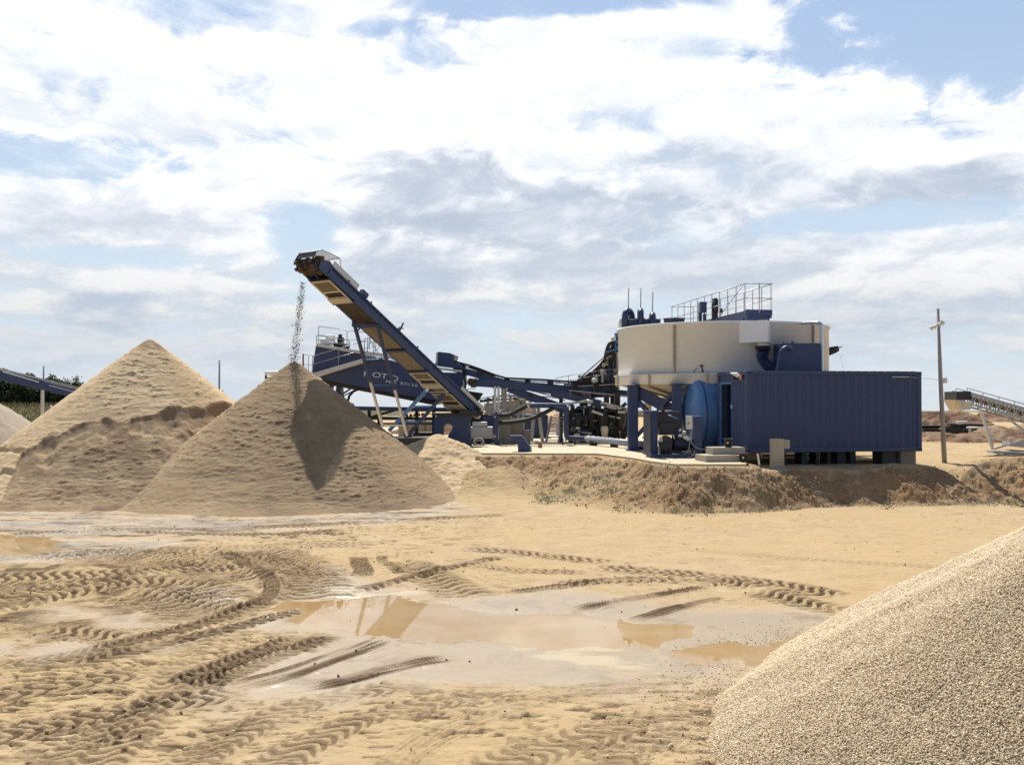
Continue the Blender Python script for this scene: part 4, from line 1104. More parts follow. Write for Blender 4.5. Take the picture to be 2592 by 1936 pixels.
# ================================================================== washing machine with white lettering
ml = thing('log_washer', 'long navy washing trough with white lettering, railings and motor on top', 'washing plant', (P(990, 1100, 40).x, 40, 1.2))
Y0 = 40.0
hullp = [(793,944),(860,927),(920,912),(964,907),(1013,917),(1060,945),(1120,975),(1160,990),(1170,1012),(1096,1012),(1000,996),(905,977),(826,962),(805,955)]
b = MB(); b.prism([P(x, y, Y0) for x, y in hullp], (0.35, 1.9, 0.0)); b.build('hull', M['navy'], ml, 0.02)
b = MB(); b.prism([P(x, y, Y0+0.35) for x, y in [(812,958),(905,978),(1000,997),(1096,1013),(1130,1013),(1090,1024),(1000,1006),(905,988),(822,972)]], (0.3, 1.2, 0)); b.build('belly', M['dark'], ml)  # shadow along the hull's lower edge painted in as a dark part
b = MB(); b.prism([P(x, y, Y0-0.08) for x, y in [(799,874),(788,944),(846,930),(918,912),(918,897),(862,882),(815,872)]], (0.3, 1.9, 0)); b.build('end_tower', M['navy'], ml, 0.01)
b = MB(); b.bar(P(790, 952, Y0-0.3), P(922, 913, Y0-0.3), 0.5, 0.19, lift=0.0); b.build('walkway', M['galvpale'], ml, 0.004)
b = MB(); b.bar(P(803, 873, Y0-0.15), P(886, 888, Y0-0.15), 0.35, 0.13); b.bar(P(886, 888, Y0-0.15), P(1000, 903, Y0-0.15), 0.35, 0.13); b.bar(P(975, 895, Y0+1), P(1012, 912, Y0+1), 0.3, 0.2)
b.build('upper_deck', M['galvpale'], ml)
b = MB(); b.bar(P(922, 905, Y0-0.2), P(1000, 906, Y0-0.2), 0.10, 0.05); b.bar(P(1000, 906, Y0-0.2), P(1060, 942, Y0-0.2), 0.08, 0.04); b.build('hull_rim', M['blue'], ml)
b = MB(); b.bar(P(943, 975, Y0-0.05), P(993, 975, Y0-0.05), 0.05, 0.05); b.build('light_rail', M['blue'], ml)
def rail(pts, Yd, hh, mid=0.5, r=0.017, post=None, mt='galv', parent=ml, name='railing', base=True):
    """handrail over a foot line given in photo pixels at depth Yd"""
    b = MB(); F_ = [P(x, y, Yd if not isinstance(Yd, (list, tuple)) else Yd[i]) for i, (x, y) in enumerate(pts)]
    up = V3(0, 0, hh)
    b.tube([p+up for p in F_], r, 6); b.tube([p+up*mid for p in F_], r*0.8, 6)
    L = [(F_[i+1]-F_[i]).length for i in range(len(F_)-1)]; tot = sum(L)
    k = max(2, int(tot/(post or 0.9))+1)
    for i in range(k):
        d = tot*i/(k-1); j = 0
        while j < len(L)-1 and d > L[j]: d -= L[j]; j += 1
        p = F_[j].lerp(F_[j+1], min(1, d/L[j]))
        b.tube([p, p+up], r, 6)
    return b.build(name, M[mt], parent)
rail([(806, 870), (880, 880), (950, 889)], Y0+1.4, 0.78)
rail([(801, 872), (884, 886)], Y0-0.25, 0.40, 0.5)
rail([(791, 944), (922, 906)], Y0-0.5, 0.72, 0.5)
rail([(922, 906), (945, 900)], Y0-0.5, 0.8, 0.5)
rail([(930, 903), (955, 900), (1005, 905)], Y0+1.6, 0.85)
rail([(935, 885), (990, 903)], Y0+0.4, 0.60)
b = MB()
for x0, y0, x1, y1 in ((934, 855, 960, 899), (934, 905, 966, 872), (948, 870, 1000, 895), (925, 900, 938, 855)): b.tube([P(x0, y0, Y0+0.8), P(x1, y1, Y0+0.8)], 0.014, 6)
b.build('stay_rods', M['galv'], ml)
b = MB(); b.box(P(820, 866, Y0+0.6), (0.30, 0.4, 0.30)); b.box(P(836, 861, Y0+0.5), (0.34, 0.45, 0.42)); b.build('water_tank', M['white'], ml, 0.03)
b = MB(); b.tube([P(846, 876, Y0+0.5), P(884, 880, Y0+0.5)], 0.19, 16); b.box(P(862, 860, Y0+0.5), (0.25, 0.3, 0.2)); b.box(P(861, 855, Y0+0.5), (0.12, 0.3, 0.3)); b.build('motor', M['black'], ml, 0.01)
# lettering
def text(body, pos, size, sx, ang, parent, mt, name='lettering', ext=0.006, rz=0.0, shear=0.0):
    cu = bpy.data.curves.new(name, 'FONT'); cu.body = body; cu.size = size; cu.extrude = ext; cu.shear = shear
    o = bpy.data.objects.new(name, cu); COL.objects.link(o)
    bpy.context.view_layer.update()
    me = bpy.data.meshes.new_from_object(o.evaluated_get(bpy.context.evaluated_depsgraph_get()))
    bpy.data.objects.remove(o); bpy.data.curves.remove(cu)
    me.materials.clear(); me.materials.append(mt)
    Mx = Matrix.Translation(pos-ORG[parent.name]) @ Matrix.Rotation(rz, 4, 'Z') @ Matrix.Rotation(R_(90), 4, 'X') @ Matrix.Rotation(ang, 4, 'Z') @ Matrix.Diagonal((sx, 1, 1, 1))
    me.transform(Mx)
    o = bpy.data.objects.new(name, me); COL.objects.link(o); o.parent = parent; ORG[o.name] = ORG[parent.name]
    return o
def arc_word(word, x0, y0, px_w, size, sx, a0, a1):
    n = len(word)
    for i, ch in enumerate(word):
        t = i/(n-1) if n > 1 else 0
        x = x0+px_w*t; y = y0+(math.tan(-a0)*px_w*t)+(math.tan(-a1)-math.tan(-a0))*px_w*t*t/2
        text(ch, P(x, y, Y0-0.012), size, sx, a0+(a1-a0)*t, ml, M['lettering'], name='letter')
arc_word('ROTO', 919, 952, 66, 0.31, 1.55, R_(-3), R_(-12))
arc_word('MAX RX150', 976, 969, 74, 0.185, 1.25, R_(-6), R_(-9))
# legs, hoses and frame under the hull
b = MB(); b.prism([P(x, y, Y0+0.5) for x, y in [(851, 975), (862, 970), (866, 1012), (848, 1012)]], (0, 0.6, 0)); b.bar(P(866, 998, Y0+0.6), P(890, 982, Y0+0.6), 0.07); b.bar(P(866, 1004, Y0+.6), P(905, 984, Y0+.6), 0.05)
b.prism([P(x, y, Y0+0.5) for x, y in [(826, 968), (842, 968), (836, 990)]], (0, 0.6, 0)); b.build('support_plate', M['navy2'], ml)
b = MB(); b.tube([P(x, y, Y0+0.4) for x, y in [(910, 984), (895, 990), (884, 1002), (880, 1018), (876, 1030)]], 0.055, 8)
b.tube([P(x, y, Y0+0.4) for x, y in [(866, 1006), (874, 1012), (878, 1024)]], 0.05, 8); b.build('hose', M['black'], ml)
b = MB(); b.bar(P(884, 1033, Y0+0.2), P(1142, 1037, Y0+0.2), 0.3, 0.17); b.tube([P(1050, 1036, Y0-0.1), P(1140, 1037, Y0-0.1)], 0.09, 10); b.build('long_beam', M['navy2'], ml)
b = MB(); b.bar(P(925, 1058, Y0+0.4), P(1115, 1060, Y0+0.4), 0.6, 0.13); b.bar(P(925, 1060, Y0+0.4), P(1000, 1038, Y0+0.4), 0.12, 0.1)
b.bar(P(930, 1072, Y0+0.4), P(1100, 1072, Y0+0.4), 0.5, 0.07); b.build('chassis', M['dark'], ml)
for x in (935, 960, 1055, 1098):
    b = MB(); b.bar(P(x, 1030, Y0+0.7), V3(P(x, 1030, Y0+0.7).x, Y0+0.7, 1.2), 0.14); b.build('leg', M['dark'], ml)
b = MB(); b.bar(P(979, 1050, Y0-0.3), P(1023, 1050, Y0-0.3), 0.08, 0.06); b.build('white_bar', M['white'], ml)
b = MB(); 
for i in range(6): x = 1030+i*10; b.tube([P(x, 1052-i*.8, Y0+0.1), P(x, 1052-i*.8, Y0+0.6)], 0.07, 8)
b.bar(P(1024, 1056, Y0+0.3), P(1092, 1048, Y0+0.3), 0.4, 0.03); b.build('roller', paint('rusty_rollers', (0.12, 0.06, 0.045), 0.6, 0.5), ml)
# big blue pedestal with a teardrop opening
pd = thing('pedestal', 'wide navy steel pedestal with teardrop opening under the conveyor tail', 'pedestal', (P(1145, 1125, 37.8).x, 37.8, 1.2))
outer = [(1098,1046),(1196,1046),(1187,1070),(1193,1129),(1153,1129),(1148,1110),(1138,1122),(1098,1120)]
hole = [(1123,1078),(1132,1072),(1141,1073),(1146,1081),(1143,1090),(1130,1107),(1125,1111),(1122,1108)]
b = MB(); ring = [P(x, y, 37.8) for x, y in outer[:1]+outer[1:]]+[P(*outer[0], 37.8)]+[P(x, y, 37.8) for x, y in [hole[0]]+hole[:0:-1]+[hole[0]]]
# ring as quads between outer and hole (both walked in the same sense)
oo = [(1098,1060),(1110,1046),(1160,1046),(1196,1046),(1187,1078),(1150,1112),(1138,1122),(1098,1120)]
def ringfaces(b, A_, B_, Yd, dep):
    n = len(A_); f = []; vs = [P(x, y, Yd) for x, y in A_]+[P(x, y, Yd) for x, y in B_]
    vs += [v+V3(*dep) for v in vs]
    for i in range(n):
        j = (i+1) % n
        f += [(i, j, n+j, n+i), (3*n+i, 3*n+j, 2*n+j, 2*n+i), (i, 2*n+i, 2*n+j, j), (n+j, 3*n+j, 3*n+i, n+i)]
    b.add(vs, f)
ringfaces(b, oo, [(1123,1080),(1130,1073),(1138,1072),(1146,1079),(1144,1088),(1132,1106),(1126,1111),(1122,1104)], 37.8, (0, 0.35, 0))
b.prism([P(x, y, 37.75) for x, y in [(1150,1100),(1188,1070),(1193,1129),(1152,1129)]], (0, 0.9, 0)); b.build('side_plate', M['navy'], pd)
b = MB(); b.prism([P(x, y, 37.6) for x, y in [(1098,1120),(1140,1121),(1150,1129),(1150,1133),(1098,1133)]], (0, 1.2, 0)); b.build('base_plate', M['navy2'], pd)
b = MB(); b.box(P(1150, 1048, 38.0), (1.75, 1.0, 0.10)); b.box(P(1185, 1043, 37.6), (0.7, 0.5, 0.12)); b.tube([P(1150, 1040, 37.9), P(1160, 1040, 37.9)], 0.06, 8); b.build('top_plate', M['dark'], pd)

# ================================================================== curved feed conveyor with blue head box
def poly_beam(mb, pts, Yd, w, hgt, lift=0):
    Q = [P(x, y, Yd[i] if isinstance(Yd, (list, tuple)) else Yd) for i, (x, y) in enumerate(pts)]
    for i in range(len(Q)-1): mb.bar(Q[i], Q[i+1], w, hgt, lift=lift)
    return mb
fc_ = thing('feed_conveyor', 'curved navy conveyor climbing from behind the white tank to a blue head box', 'conveyor', (P(1300, 1100, 42).x, 42, 1.2))
b = MB(); b.prism([P(x, y, 41.5) for x, y in [(1110,890),(1137,893),(1151,899),(1147,915),(1170,925),(1170,934),(1105,926)]], (0.1, 1.2, 0)); b.build('head_box', M['navy'], fc_, 0.01)
b = MB(); b.prism([P(x, y, 41.5) for x, y in [(1115,942),(1172,944),(1172,985),(1140,985)]], (0.1, 1.0, 0)); b.build('lower_chute', M['navy'], fc_, 0.01)
b = MB(); b.bar(P(1105, 932, 41.35), P(1170, 940, 41.35), 0.15, 0.10); b.prism([P(x, y, 41.4) for x, y in [(1104,893),(1109,890),(1106,926),(1102,924)]], (0.05, 1.3, 0)); b.build('pale_strip', M['galvpale'], fc_)
topl = [(1147,914),(1185,924),(1217,935),(1250,948),(1280,957),(1373,961),(1440,966),(1498,970),(1562,976)]
Yt = [41.8, 41.8, 41.9, 42, 42.0, 42.2, 42.3, 42.4, 42.5]
b = MB(); poly_beam(b, topl, Yt, 0.08, 0.085); Yb = [y+0.9 for y in Yt]; poly_beam(b, topl, Yb, 0.08, 0.085); b.build('top_rail', M['black'], fc_)
b = MB(); poly_beam(b, [(x, y+5) for x, y in topl], [y+.45 for y in Yt], 0.8, 0.03); b.build('belt', M['belt'], fc_)
lowl = [(1147,932),(1200,946),(1245,962),(1290,972),(1373,978),(1440,985),(1498,989),(1590,997)]
b = MB(); poly_beam(b, lowl, [41.8, 41.9, 42, 42, 42.1, 42.2, 42.3, 42.4], 0.12, 0.30); poly_beam(b, lowl, [42.9]*8, 0.12, 0.30); b.build('main_beam', M['navy'], fc_)
for x, y0, y1 in ((1170, 921, 940), (1215, 936, 950), (1283, 958, 970), (1336, 960, 976), (1394, 963, 982), (1455, 968, 988), (1510, 972, 992), (1555, 976, 996)):
    b = MB(); q = P(x, (y0+y1)/2, 41.9); b.box((q.x, 42.3, q.z), (0.24, 1.0, (y1-y0)/FPX*42)); b.tube([V3(q.x, 41.75, q.z+0.02), V3(q.x, 42.95, q.z+0.02)], 0.09, 8); b.build('roller_bracket', M['dark'], fc_)
b = MB(); b.tube([P(1174, 935, 41.6), P(1174, 952, 41.6), P(1178, 970, 41.6), P(1176, 985, 41.6)], 0.04, 8); b.tube([P(1172, 938, 41.6), P(1180, 940, 41.6), P(1181, 975, 41.6)], 0.02, 6); b.build('hose', M['black'], fc_)
b = MB()
for x in (1158, 1180): b.bar(P(x, 985, 42), V3(P(x, 985, 42).x, 42, 1.2), 0.15)
b.build('post', M['navy2'], fc_)

c2 = thing('return_conveyor', 'straight navy conveyor below the curved one, its caked head drum at the left', 'conveyor', (P(1300, 1100, 41).x, 41, 1.2))
b = MB(); poly_beam(b, [(1196,968),(1300,975),(1400,987),(1420,990)], 40.6, 0.14, 0.33); b.build('main_beam', M['navy'], c2)
b = MB(); b.tube([P(1192, 967, 40.5), P(1192, 967, 41.5)], 0.17, 14); b.build('head_drum', M['dark'], c2)
lump_mesh('caked_sand', [P(1190+k*2.2, 963+k % 3*4, 40.55) for k in range(8)], [(0.09, 0.1, 0.09)]*8, M['wetsand'], c2, seed=8, sub=2)
b = MB(); b.prism([P(x, y, 40.5) for x, y in [(1236,974),(1265,976),(1256,983),(1250,984)]], (0, .5, 0)); b.prism([P(x, y, 40.5) for x, y in [(1190,972),(1206,974),(1205,980),(1192,981)]], (0, .5, 0)); b.build('bracket', M['navy2'], c2)
b = MB(); poly_beam(b, [(1285,982),(1350,1008),(1440,1042)], 40.9, 0.16, 0.32); poly_beam(b, [(1300,985),(1370,1010),(1425,1030)], 41.8, 0.16, 0.25); b.build('lower_beam', M['navy'], c2)
b = MB(); poly_beam(b, [(1330,985),(1400,1003),(1430,1014)], 41.2, 0.6, 0.04); b.build('belt', M['belt'], c2)
b = MB(); poly_beam(b, [(1395,994),(1450,1006),(1520,1021)], 40.4, 0.14, 0.28); b.build('cross_beam', M['navy'], c2)
b = MB(); poly_beam(b, [(1520,1021),(1590,1039)], 40.4, 0.13, 0.20); b.build('pale_beam', M['galvpale'], c2)
for x, y in ((1283, 985), (1330, 1003), (1395, 1030)):
    b = MB(); b.tube([P(x+14, y-2, 40.7), P(x+14, y-2, 41.9)], 0.08, 8); b.build('roller', M['dark'], c2)
b = MB(); b.bar(P(1345, 990, 41), P(1430, 1000, 41), 0.3, 0.05); b.bar(P(1360, 1003, 42), P(1460, 1010, 42), 0.3, 0.05); b.bar(P(1440, 988, 42), P(1590, 1003, 42), .3, .05); b.build('catwalk', M['galvpale'], c2)
b = MB(); b.tube([P(1425, 1022, 40.2), P(1445, 1021, 40.2), P(1484, 1015, 40.2)], 0.055, 10); b.tube([P(1484, 1015, 40.2), P(1500, 1018, 40.2)], 0.08, 10); b.build('water_pipe', M['galvpale'], c2)
b = MB()
for x in (1420, 1500): b.bar(P(x, 1005, 41.2), V3(P(x, 1005, 41.2).x, 41.2, 1.2), 0.16)
b.build('post', M['navy2'], c2)

# concrete pillar plant frame
pf = thing('pillar_frame', 'pale steel uprights on a blue post beside concrete blocks', 'steel frame', (P(1258, 1125, 38.8).x, 38.8, 1.2))
for x in (1253, 1262):
    b = MB(); b.bar(P(x, 978, 38.9), P(x, 1046, 38.9), 0.10, 0.10); b.build('upright', M['galvpale'], pf)
b = MB(); b.box(((P(1256, 1084, 38.8)).x, 38.8, (1.2+P(1256, 1044, 38.8).z)/2), (0.20, 0.22, P(1256, 1044, 38.8).z-1.2)); b.box((P(1256, 1130, 38.8).x, 38.8, 1.24), (0.42, 0.42, 0.05))
b.prism([P(x, y, 38.7) for x, y in [(1262,1112),(1268,1124),(1262,1124)]], (0, .1, 0)); b.build('blue_post', M['navy'], pf, 0.01)
b = MB()
for y in (1055, 1104): b.box(P(1253, y, 38.68), (0.05, 0.02, 0.07))
b.build('bolt_plate', M['white'], pf)
for i, x in enumerate((1272, 1280, 1292, 1310)):
    pass
wl = thing('block_wall', 'wall of pale concrete blocks beside the blue post', 'wall', (P(1293, 1120, 39.2).x, 39.2, 1.2))
b = MB(); z1 = P(0, 1046, 39.2).z; x0 = P(1262, 0, 39.2).x; x1 = P(1292, 0, 39.2).x; x2 = P(1326, 0, 39.2).x
b.box(((x0+x1)/2, 39.5, (1.2+z1)/2), (x1-x0-0.01, 0.6, z1-1.2)); b.build('front_block', M['concdark'], wl, 0.015)
z2 = P(0, 1062, 39.7).z; b = MB(); b.box(((x1+x2)/2, 39.9, (1.2+z2)/2), (x2-x1-0.01, 0.5, z2-1.2)); b.build('rear_block', M['concdark'], wl, 0.015)
b = MB(); z3 = P(0, 1088, 39.5).z; b.box((P(1334, 0, 39.6).x, 39.7, (1.2+z3)/2), (0.28, 0.4, z3-1.2)); b.build('low_block', M['concdark'], wl, 0.015)
# pale lattice frame behind the blocks, joined by side panels and cross rails
lf = thing('lattice_frame', 'taupe lattice of uprights and rails behind the block wall', 'steel frame', (P(1320, 1100, 43).x, 43, 1.2))
for x, y0, y1 in ((1272,978,1100), (1279,978,1100), (1292,1000,1110), (1312,990,1110), (1324,1015,1110), (1250,1000,1110), (1235,1005,1110)):
    b = MB(); b.bar(P(x, y0, 43), P(x, y1, 43), 0.12, 0.12); b.build('upright', M['galvpale'], lf)
for x0, y0, x1, y1, w in ((1215,1016,1345,1005,.10), (1215,1035,1330,1030,.18), (1225,1050,1330,1042,.25), (1300,1008,1350,1035,.12), (1262,1002,1330,1002,.12), (1262,1020,1345,1020,.1), (1262,1060,1330,1060,.12)):
    b = MB(); b.bar(P(x0, y0, 43.2), P(x1, y1, 43.2), 0.1, w); b.build('rail', M['galvpale'], lf)
b = MB(); b.prism([P(x, y, 43.5) for x, y in [(1225,1022),(1340,1008),(1350,1022),(1230,1045)]], (0, 0.05, 0)); b.build('side_panel', M['concdark'], lf)
b = MB(); 
for i in range(5): x = 1219+i*10.5; b.box(P(x, 1014-i*1.6, 43.0), (0.16, 0.5, 0.09))
b.build('roller', M['dark'], lf)
b = MB(); b.tube([P(1210, 1010, 43), P(1260, 1001, 43), P(1320, 990, 43)], 0.02, 6)
for x, y in ((1215, 1009), (1235, 1005), (1260, 1001), (1290, 995)): b.tube([P(x, y, 43), P(x, y+12, 43)], 0.012, 6)
b.build('handrail', M['galv'], lf)
# angular hopper
hp = thing('hopper', 'small dark angular hopper with its lip pointing right', 'hopper', (P(1200, 1100, 42.6).x, 42.6, 1.2))
b = MB(); b.prism([P(x, y, 42.3) for x, y in [(1183,989),(1222,995),(1210,1014),(1204,1020),(1186,1012)]], (0, 1.0, 0)); b.build('bin', M['dark'], hp, 0.01)
b = MB(); b.tube([P(1184, 988, 42.3), P(1186, 984, 42.3), P(1204, 984, 42.3)], 0.015, 6); b.build('handrail', M['galv'], hp)
for x in (1190, 1206):
    b = MB(); b.bar(P(x, 1012, 42.7), V3(P(x, 0, 42.7).x, 42.7, 1.2), 0.12); b.build('leg', M['dark'], hp)
# cream skip under the frame
sk = thing('generator_box', 'cream cabinet with a navy side box behind the pedestal', 'cabinet', (P(1215, 1120, 39.6).x, 39.6, 1.2))
b = MB(); b.box((P(1219, 0, 39.6).x, 40.0, 1.66), (0.95, 0.7, 0.52)); b.build('cabinet_body', M['galvpale'], sk, 0.02)
b = MB(); b.box((P(1214, 0, 39.6).x, 40.0, 2.03), (0.62, 0.6, 0.18)); b.build('lid', M['white'], sk, 0.02)
b = MB(); b.box((P(1240, 0, 40.6).x, 40.9, 1.95), (0.6, 0.6, 0.75)); b.build('side_box', M['navy'], sk, 0.02)
b = MB(); b.box((P(1219, 0, 39.6).x, 40.0, 1.30), (1.15, 0.8, 0.17)); b.build('skid', M['dark'], sk)
ty = thing('tyre', 'old grey tyre lying in sand by the blue post', 'tyre', (P(1212, 1122, 38.2).x, 38.2, 1.2))
b = MB(); 
ring_ = []
for k in range(25):
    a_ = math.pi*2*k/24; ring_.append(V3(ORG[ty.name].x+0.18*math.cos(a_), 38.2+0.12*math.sin(a_), 1.30+0.14*math.sin(a_)))
b.tube(ring_, 0.07, 8, caps=False); b.build('tread', M['concdark'], ty)
# folded hinge bracket
br = MB(); br.prism([P(x, y, 33.55) for x, y in [(1290,1102),(1319,1102),(1328,1112),(1343,1134),(1343,1143),(1311,1143),(1310,1117),(1290,1115)]], (0.05, 0.35, 0))
o = br.build('steel_bracket', M['navy'], None, 0.008); tag(o, 'navy steel bracket folded like an L on the slab edge', 'bracket')
bo = MB(); q = P(1367, 1133, 36.3); bo.lathe((q.x, q.y, 1.2), [(0.001, 0.235), (0.075, 0.235), (0.085, 0.2), (0.08, 0.03), (0.085, 0.0)], 14); tag(bo.build('bollard', M['wood'], None), 'short rusty stub standing on the slab', 'bollard')
# A-frame
af = thing('trestle', 'pale A-frame trestle before blue sheeting', 'trestle', (P(1360, 1115, 42.3).x, 42.3, 1.2))
for x0, x1 in ((1353, 1345), (1362, 1373)):
    b = MB(); b.bar(P(x0, 1030, 42.3), V3(P(x1, 0, 42.3).x, 42.3, 1.2), 0.16, 0.14); b.build('leg', M['galvpale'], af)
b = MB(); b.bar(P(1350, 1050, 42.3), P(1366, 1050, 42.3), 0.1, 0.12); b.build('tie', M['galvpale'], af)
bs = thing('blue_container', 'blue steel container standing behind the trestle', 'container', (P(1352, 1115, 45.5).x, 45.5, 1.2))
b = MB(); z1 = P(0, 1050, 45.5).z; b.box((P(1352, 0, 45.5).x, 46.6, (1.2+z1)/2), (1.35, 2.2, z1-1.2))
for k in range(8): b.box((P(1352, 0, 45.5).x-0.6+k*0.17, 45.48, (1.2+z1)/2), (0.07, 0.04, z1-1.4))
b.build('shell', M['navy'], bs)
b = MB(); b.box((P(1300, 0, 46).x, 46.6, 2.1), (1.0, 1.6, 1.8)); b.build('annex', M['navy'], bs)
# ladder stairs
ld = thing('stair_ladder', 'pale ladder stair leaning to the right behind the pipe elbow', 'ladder', (P(1400, 1118, 41).x, 41, 1.2))
for x0, x1 in ((1396, 1382), (1424, 1414)):
    b = MB(); b.bar(P(x0, 1053, 41.3), V3(P(x1, 0, 41).x, 41, 1.2), 0.07, 0.09); b.build('stringer', M['galvpale'], ld)
for i in range(8):
    t = i/8+0.06; xa = 1382+14*t; xb = 1414+10*t; y = 1118-65*t
    b = MB(); b.bar(P(xa, y, 41.1), P(xb, y, 41.1), 0.16, 0.035); b.build('tread', M['galvpale'], ld)
ld2 = thing('access_frame', 'pale rail frame with a small red sign, right of the elbow pipe', 'steel frame', (P(1438, 1115, 41.5).x, 41.5, 1.2))
b = MB()
for x in (1432, 1446): b.bar(P(x, 1070, 41.5), V3(P(x, 0, 41.5).x, 41.5, 1.2), 0.05)
for y in (1090, 1103): b.bar(P(1430, y, 41.5), P(1446, y, 41.5), 0.05)
b.build('rail_frame', M['galvpale'], ld2)
b = MB(); b.box(P(1439, 1075, 41.4), (0.18, 0.02, 0.10)); b.build('sign_plate', M['red'], ld2)
b = MB(); b.box(P(1412, 1088, 40.8), (0.13, 0.05, 0.5)); tag(b.build('hanging_jacket', M['white'], None), 'pale cloth hanging on the ladder stair', 'cloth')
# big delivery pipe
pp_ = thing('delivery_pipe', 'navy pipe running level, turning down and along the slab to the striped pipe', 'pipe', (P(1430, 1108, 38.6).x, 38.6, 1.2))
Yp = 38.6
def smooth(pts, it=2):
    for _ in range(it):
        q = [pts[0]]
        for i in range(len(pts)-1): q += [pts[i].lerp(pts[i+1], .25), pts[i].lerp(pts[i+1], .75)]
        pts = q+[pts[-1]]
    return pts
b = MB(); b.tube(smooth([P(x, y, Yp) for x, y in [(1336,1026),(1380,1026),(1420,1027),(1432,1028),(1433,1045),(1433,1095),(1434,1108),(1446,1109),(1485,1110)]]), 0.105, 14); b.build('pipe_run', M['navy'], pp_)
b = MB(); b.tube([P(1331, 1025, Yp), P(1340, 1025, Yp)], 0.15, 14); b.build('coupling', M['galvpale'], pp_)
b = MB()
for x in (1424, 1455): b.bar(V3(P(x, 0, Yp).x, Yp, 1.2), V3(P(x, 0, Yp).x, Yp, P(x, 1108, Yp).z), 0.07)
b.build('stand', M['dark'], pp_)
for pts, lab in (([(1262,1052),(1290,1050),(1312,1038),(1334,1027)], 'upper'), ([(1262,1070),(1300,1069),(1345,1060),(1375,1047),(1402,1032)], 'lower')):
    b = MB(); b.tube(smooth([P(x, y, Yp-0.1) for x, y in pts], 3), 0.085, 12)
    tag(b.build('rubber_hose', M['black'], None), 'black rubber hose sagging to the %s' % ('pipe coupling, upper of two' if lab == 'upper' else 'right under the pipe, lower of two'), 'hose')
sp_ = thing('striped_pipe', 'grey lined pipe on the slab with pale joint bands', 'pipe', (P(1560, 1125, 37).x, 37, 1.2))
def lp(t): return P(1485+t*165, 1110+t*17, 38.5-t*4.0)
b = MB(); b.tube([lp(0), lp(1.0)], 0.125, 16); b.build('pipe_run', paint('grey_blue_pipe', (0.25, 0.30, 0.38), 0.4, 0.4), sp_)
for k in range(10):
    b = MB(); t = 0.03+k*0.07; b.tube([lp(t), lp(t+0.03)], 0.135, 16); b.build('joint_band', M['galvpale'] if k != 7 else M['creamdirt'], sp_)
for t in (0.1, 0.42, 0.85):
    b = MB(); q = lp(t); b.box((q.x, q.y, (q.z-0.1+1.2)/2), (0.3, 0.25, max(q.z-0.1-1.2, 0.05))); b.build('saddle', M['dark'], sp_)

# ================================================================== grimy screening rig under the conveyors
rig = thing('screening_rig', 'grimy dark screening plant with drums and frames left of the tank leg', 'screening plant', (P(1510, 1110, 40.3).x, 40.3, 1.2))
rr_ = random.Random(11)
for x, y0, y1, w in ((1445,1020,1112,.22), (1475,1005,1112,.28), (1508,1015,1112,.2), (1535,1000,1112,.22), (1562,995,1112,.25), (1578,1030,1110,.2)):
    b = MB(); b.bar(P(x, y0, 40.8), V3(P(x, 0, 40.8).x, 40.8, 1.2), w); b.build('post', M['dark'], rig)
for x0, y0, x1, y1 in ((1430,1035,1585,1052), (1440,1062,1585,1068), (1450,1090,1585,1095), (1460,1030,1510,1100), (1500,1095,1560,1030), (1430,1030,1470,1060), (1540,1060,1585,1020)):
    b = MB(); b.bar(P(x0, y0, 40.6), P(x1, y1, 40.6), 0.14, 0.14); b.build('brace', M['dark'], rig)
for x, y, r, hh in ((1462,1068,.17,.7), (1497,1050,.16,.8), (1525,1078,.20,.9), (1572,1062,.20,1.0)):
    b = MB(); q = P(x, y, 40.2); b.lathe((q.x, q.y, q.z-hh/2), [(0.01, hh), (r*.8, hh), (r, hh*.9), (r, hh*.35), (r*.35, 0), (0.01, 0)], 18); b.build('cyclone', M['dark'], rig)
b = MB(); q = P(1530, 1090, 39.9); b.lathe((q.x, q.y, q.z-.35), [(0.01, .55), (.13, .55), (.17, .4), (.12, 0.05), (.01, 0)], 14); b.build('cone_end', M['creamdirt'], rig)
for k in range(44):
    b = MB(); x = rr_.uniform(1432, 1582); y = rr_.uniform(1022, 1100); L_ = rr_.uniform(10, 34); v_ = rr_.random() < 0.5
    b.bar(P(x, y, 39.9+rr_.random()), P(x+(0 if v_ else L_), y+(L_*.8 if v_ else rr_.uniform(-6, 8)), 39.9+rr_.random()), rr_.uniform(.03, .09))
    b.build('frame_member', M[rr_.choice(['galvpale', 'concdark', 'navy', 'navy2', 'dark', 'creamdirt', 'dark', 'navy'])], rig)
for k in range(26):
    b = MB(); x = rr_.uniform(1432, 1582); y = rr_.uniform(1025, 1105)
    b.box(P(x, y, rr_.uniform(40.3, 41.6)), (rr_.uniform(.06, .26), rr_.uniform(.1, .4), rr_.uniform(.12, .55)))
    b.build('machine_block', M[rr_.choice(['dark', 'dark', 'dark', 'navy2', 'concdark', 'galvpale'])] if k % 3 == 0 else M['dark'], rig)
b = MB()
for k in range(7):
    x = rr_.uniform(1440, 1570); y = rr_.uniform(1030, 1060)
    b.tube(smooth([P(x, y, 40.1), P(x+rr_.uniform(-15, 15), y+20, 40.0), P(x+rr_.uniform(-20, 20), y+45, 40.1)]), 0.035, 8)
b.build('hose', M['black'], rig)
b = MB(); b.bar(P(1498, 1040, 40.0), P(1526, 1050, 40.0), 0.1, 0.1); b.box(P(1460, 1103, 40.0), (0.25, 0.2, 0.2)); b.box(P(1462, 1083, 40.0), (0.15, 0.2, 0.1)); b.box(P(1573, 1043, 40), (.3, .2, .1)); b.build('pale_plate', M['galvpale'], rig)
b = MB(); b.box(P(1515, 1070, 42.2), (2.6, 0.2, 1.3)); b.build('back_sheet', M['dark'], rig)

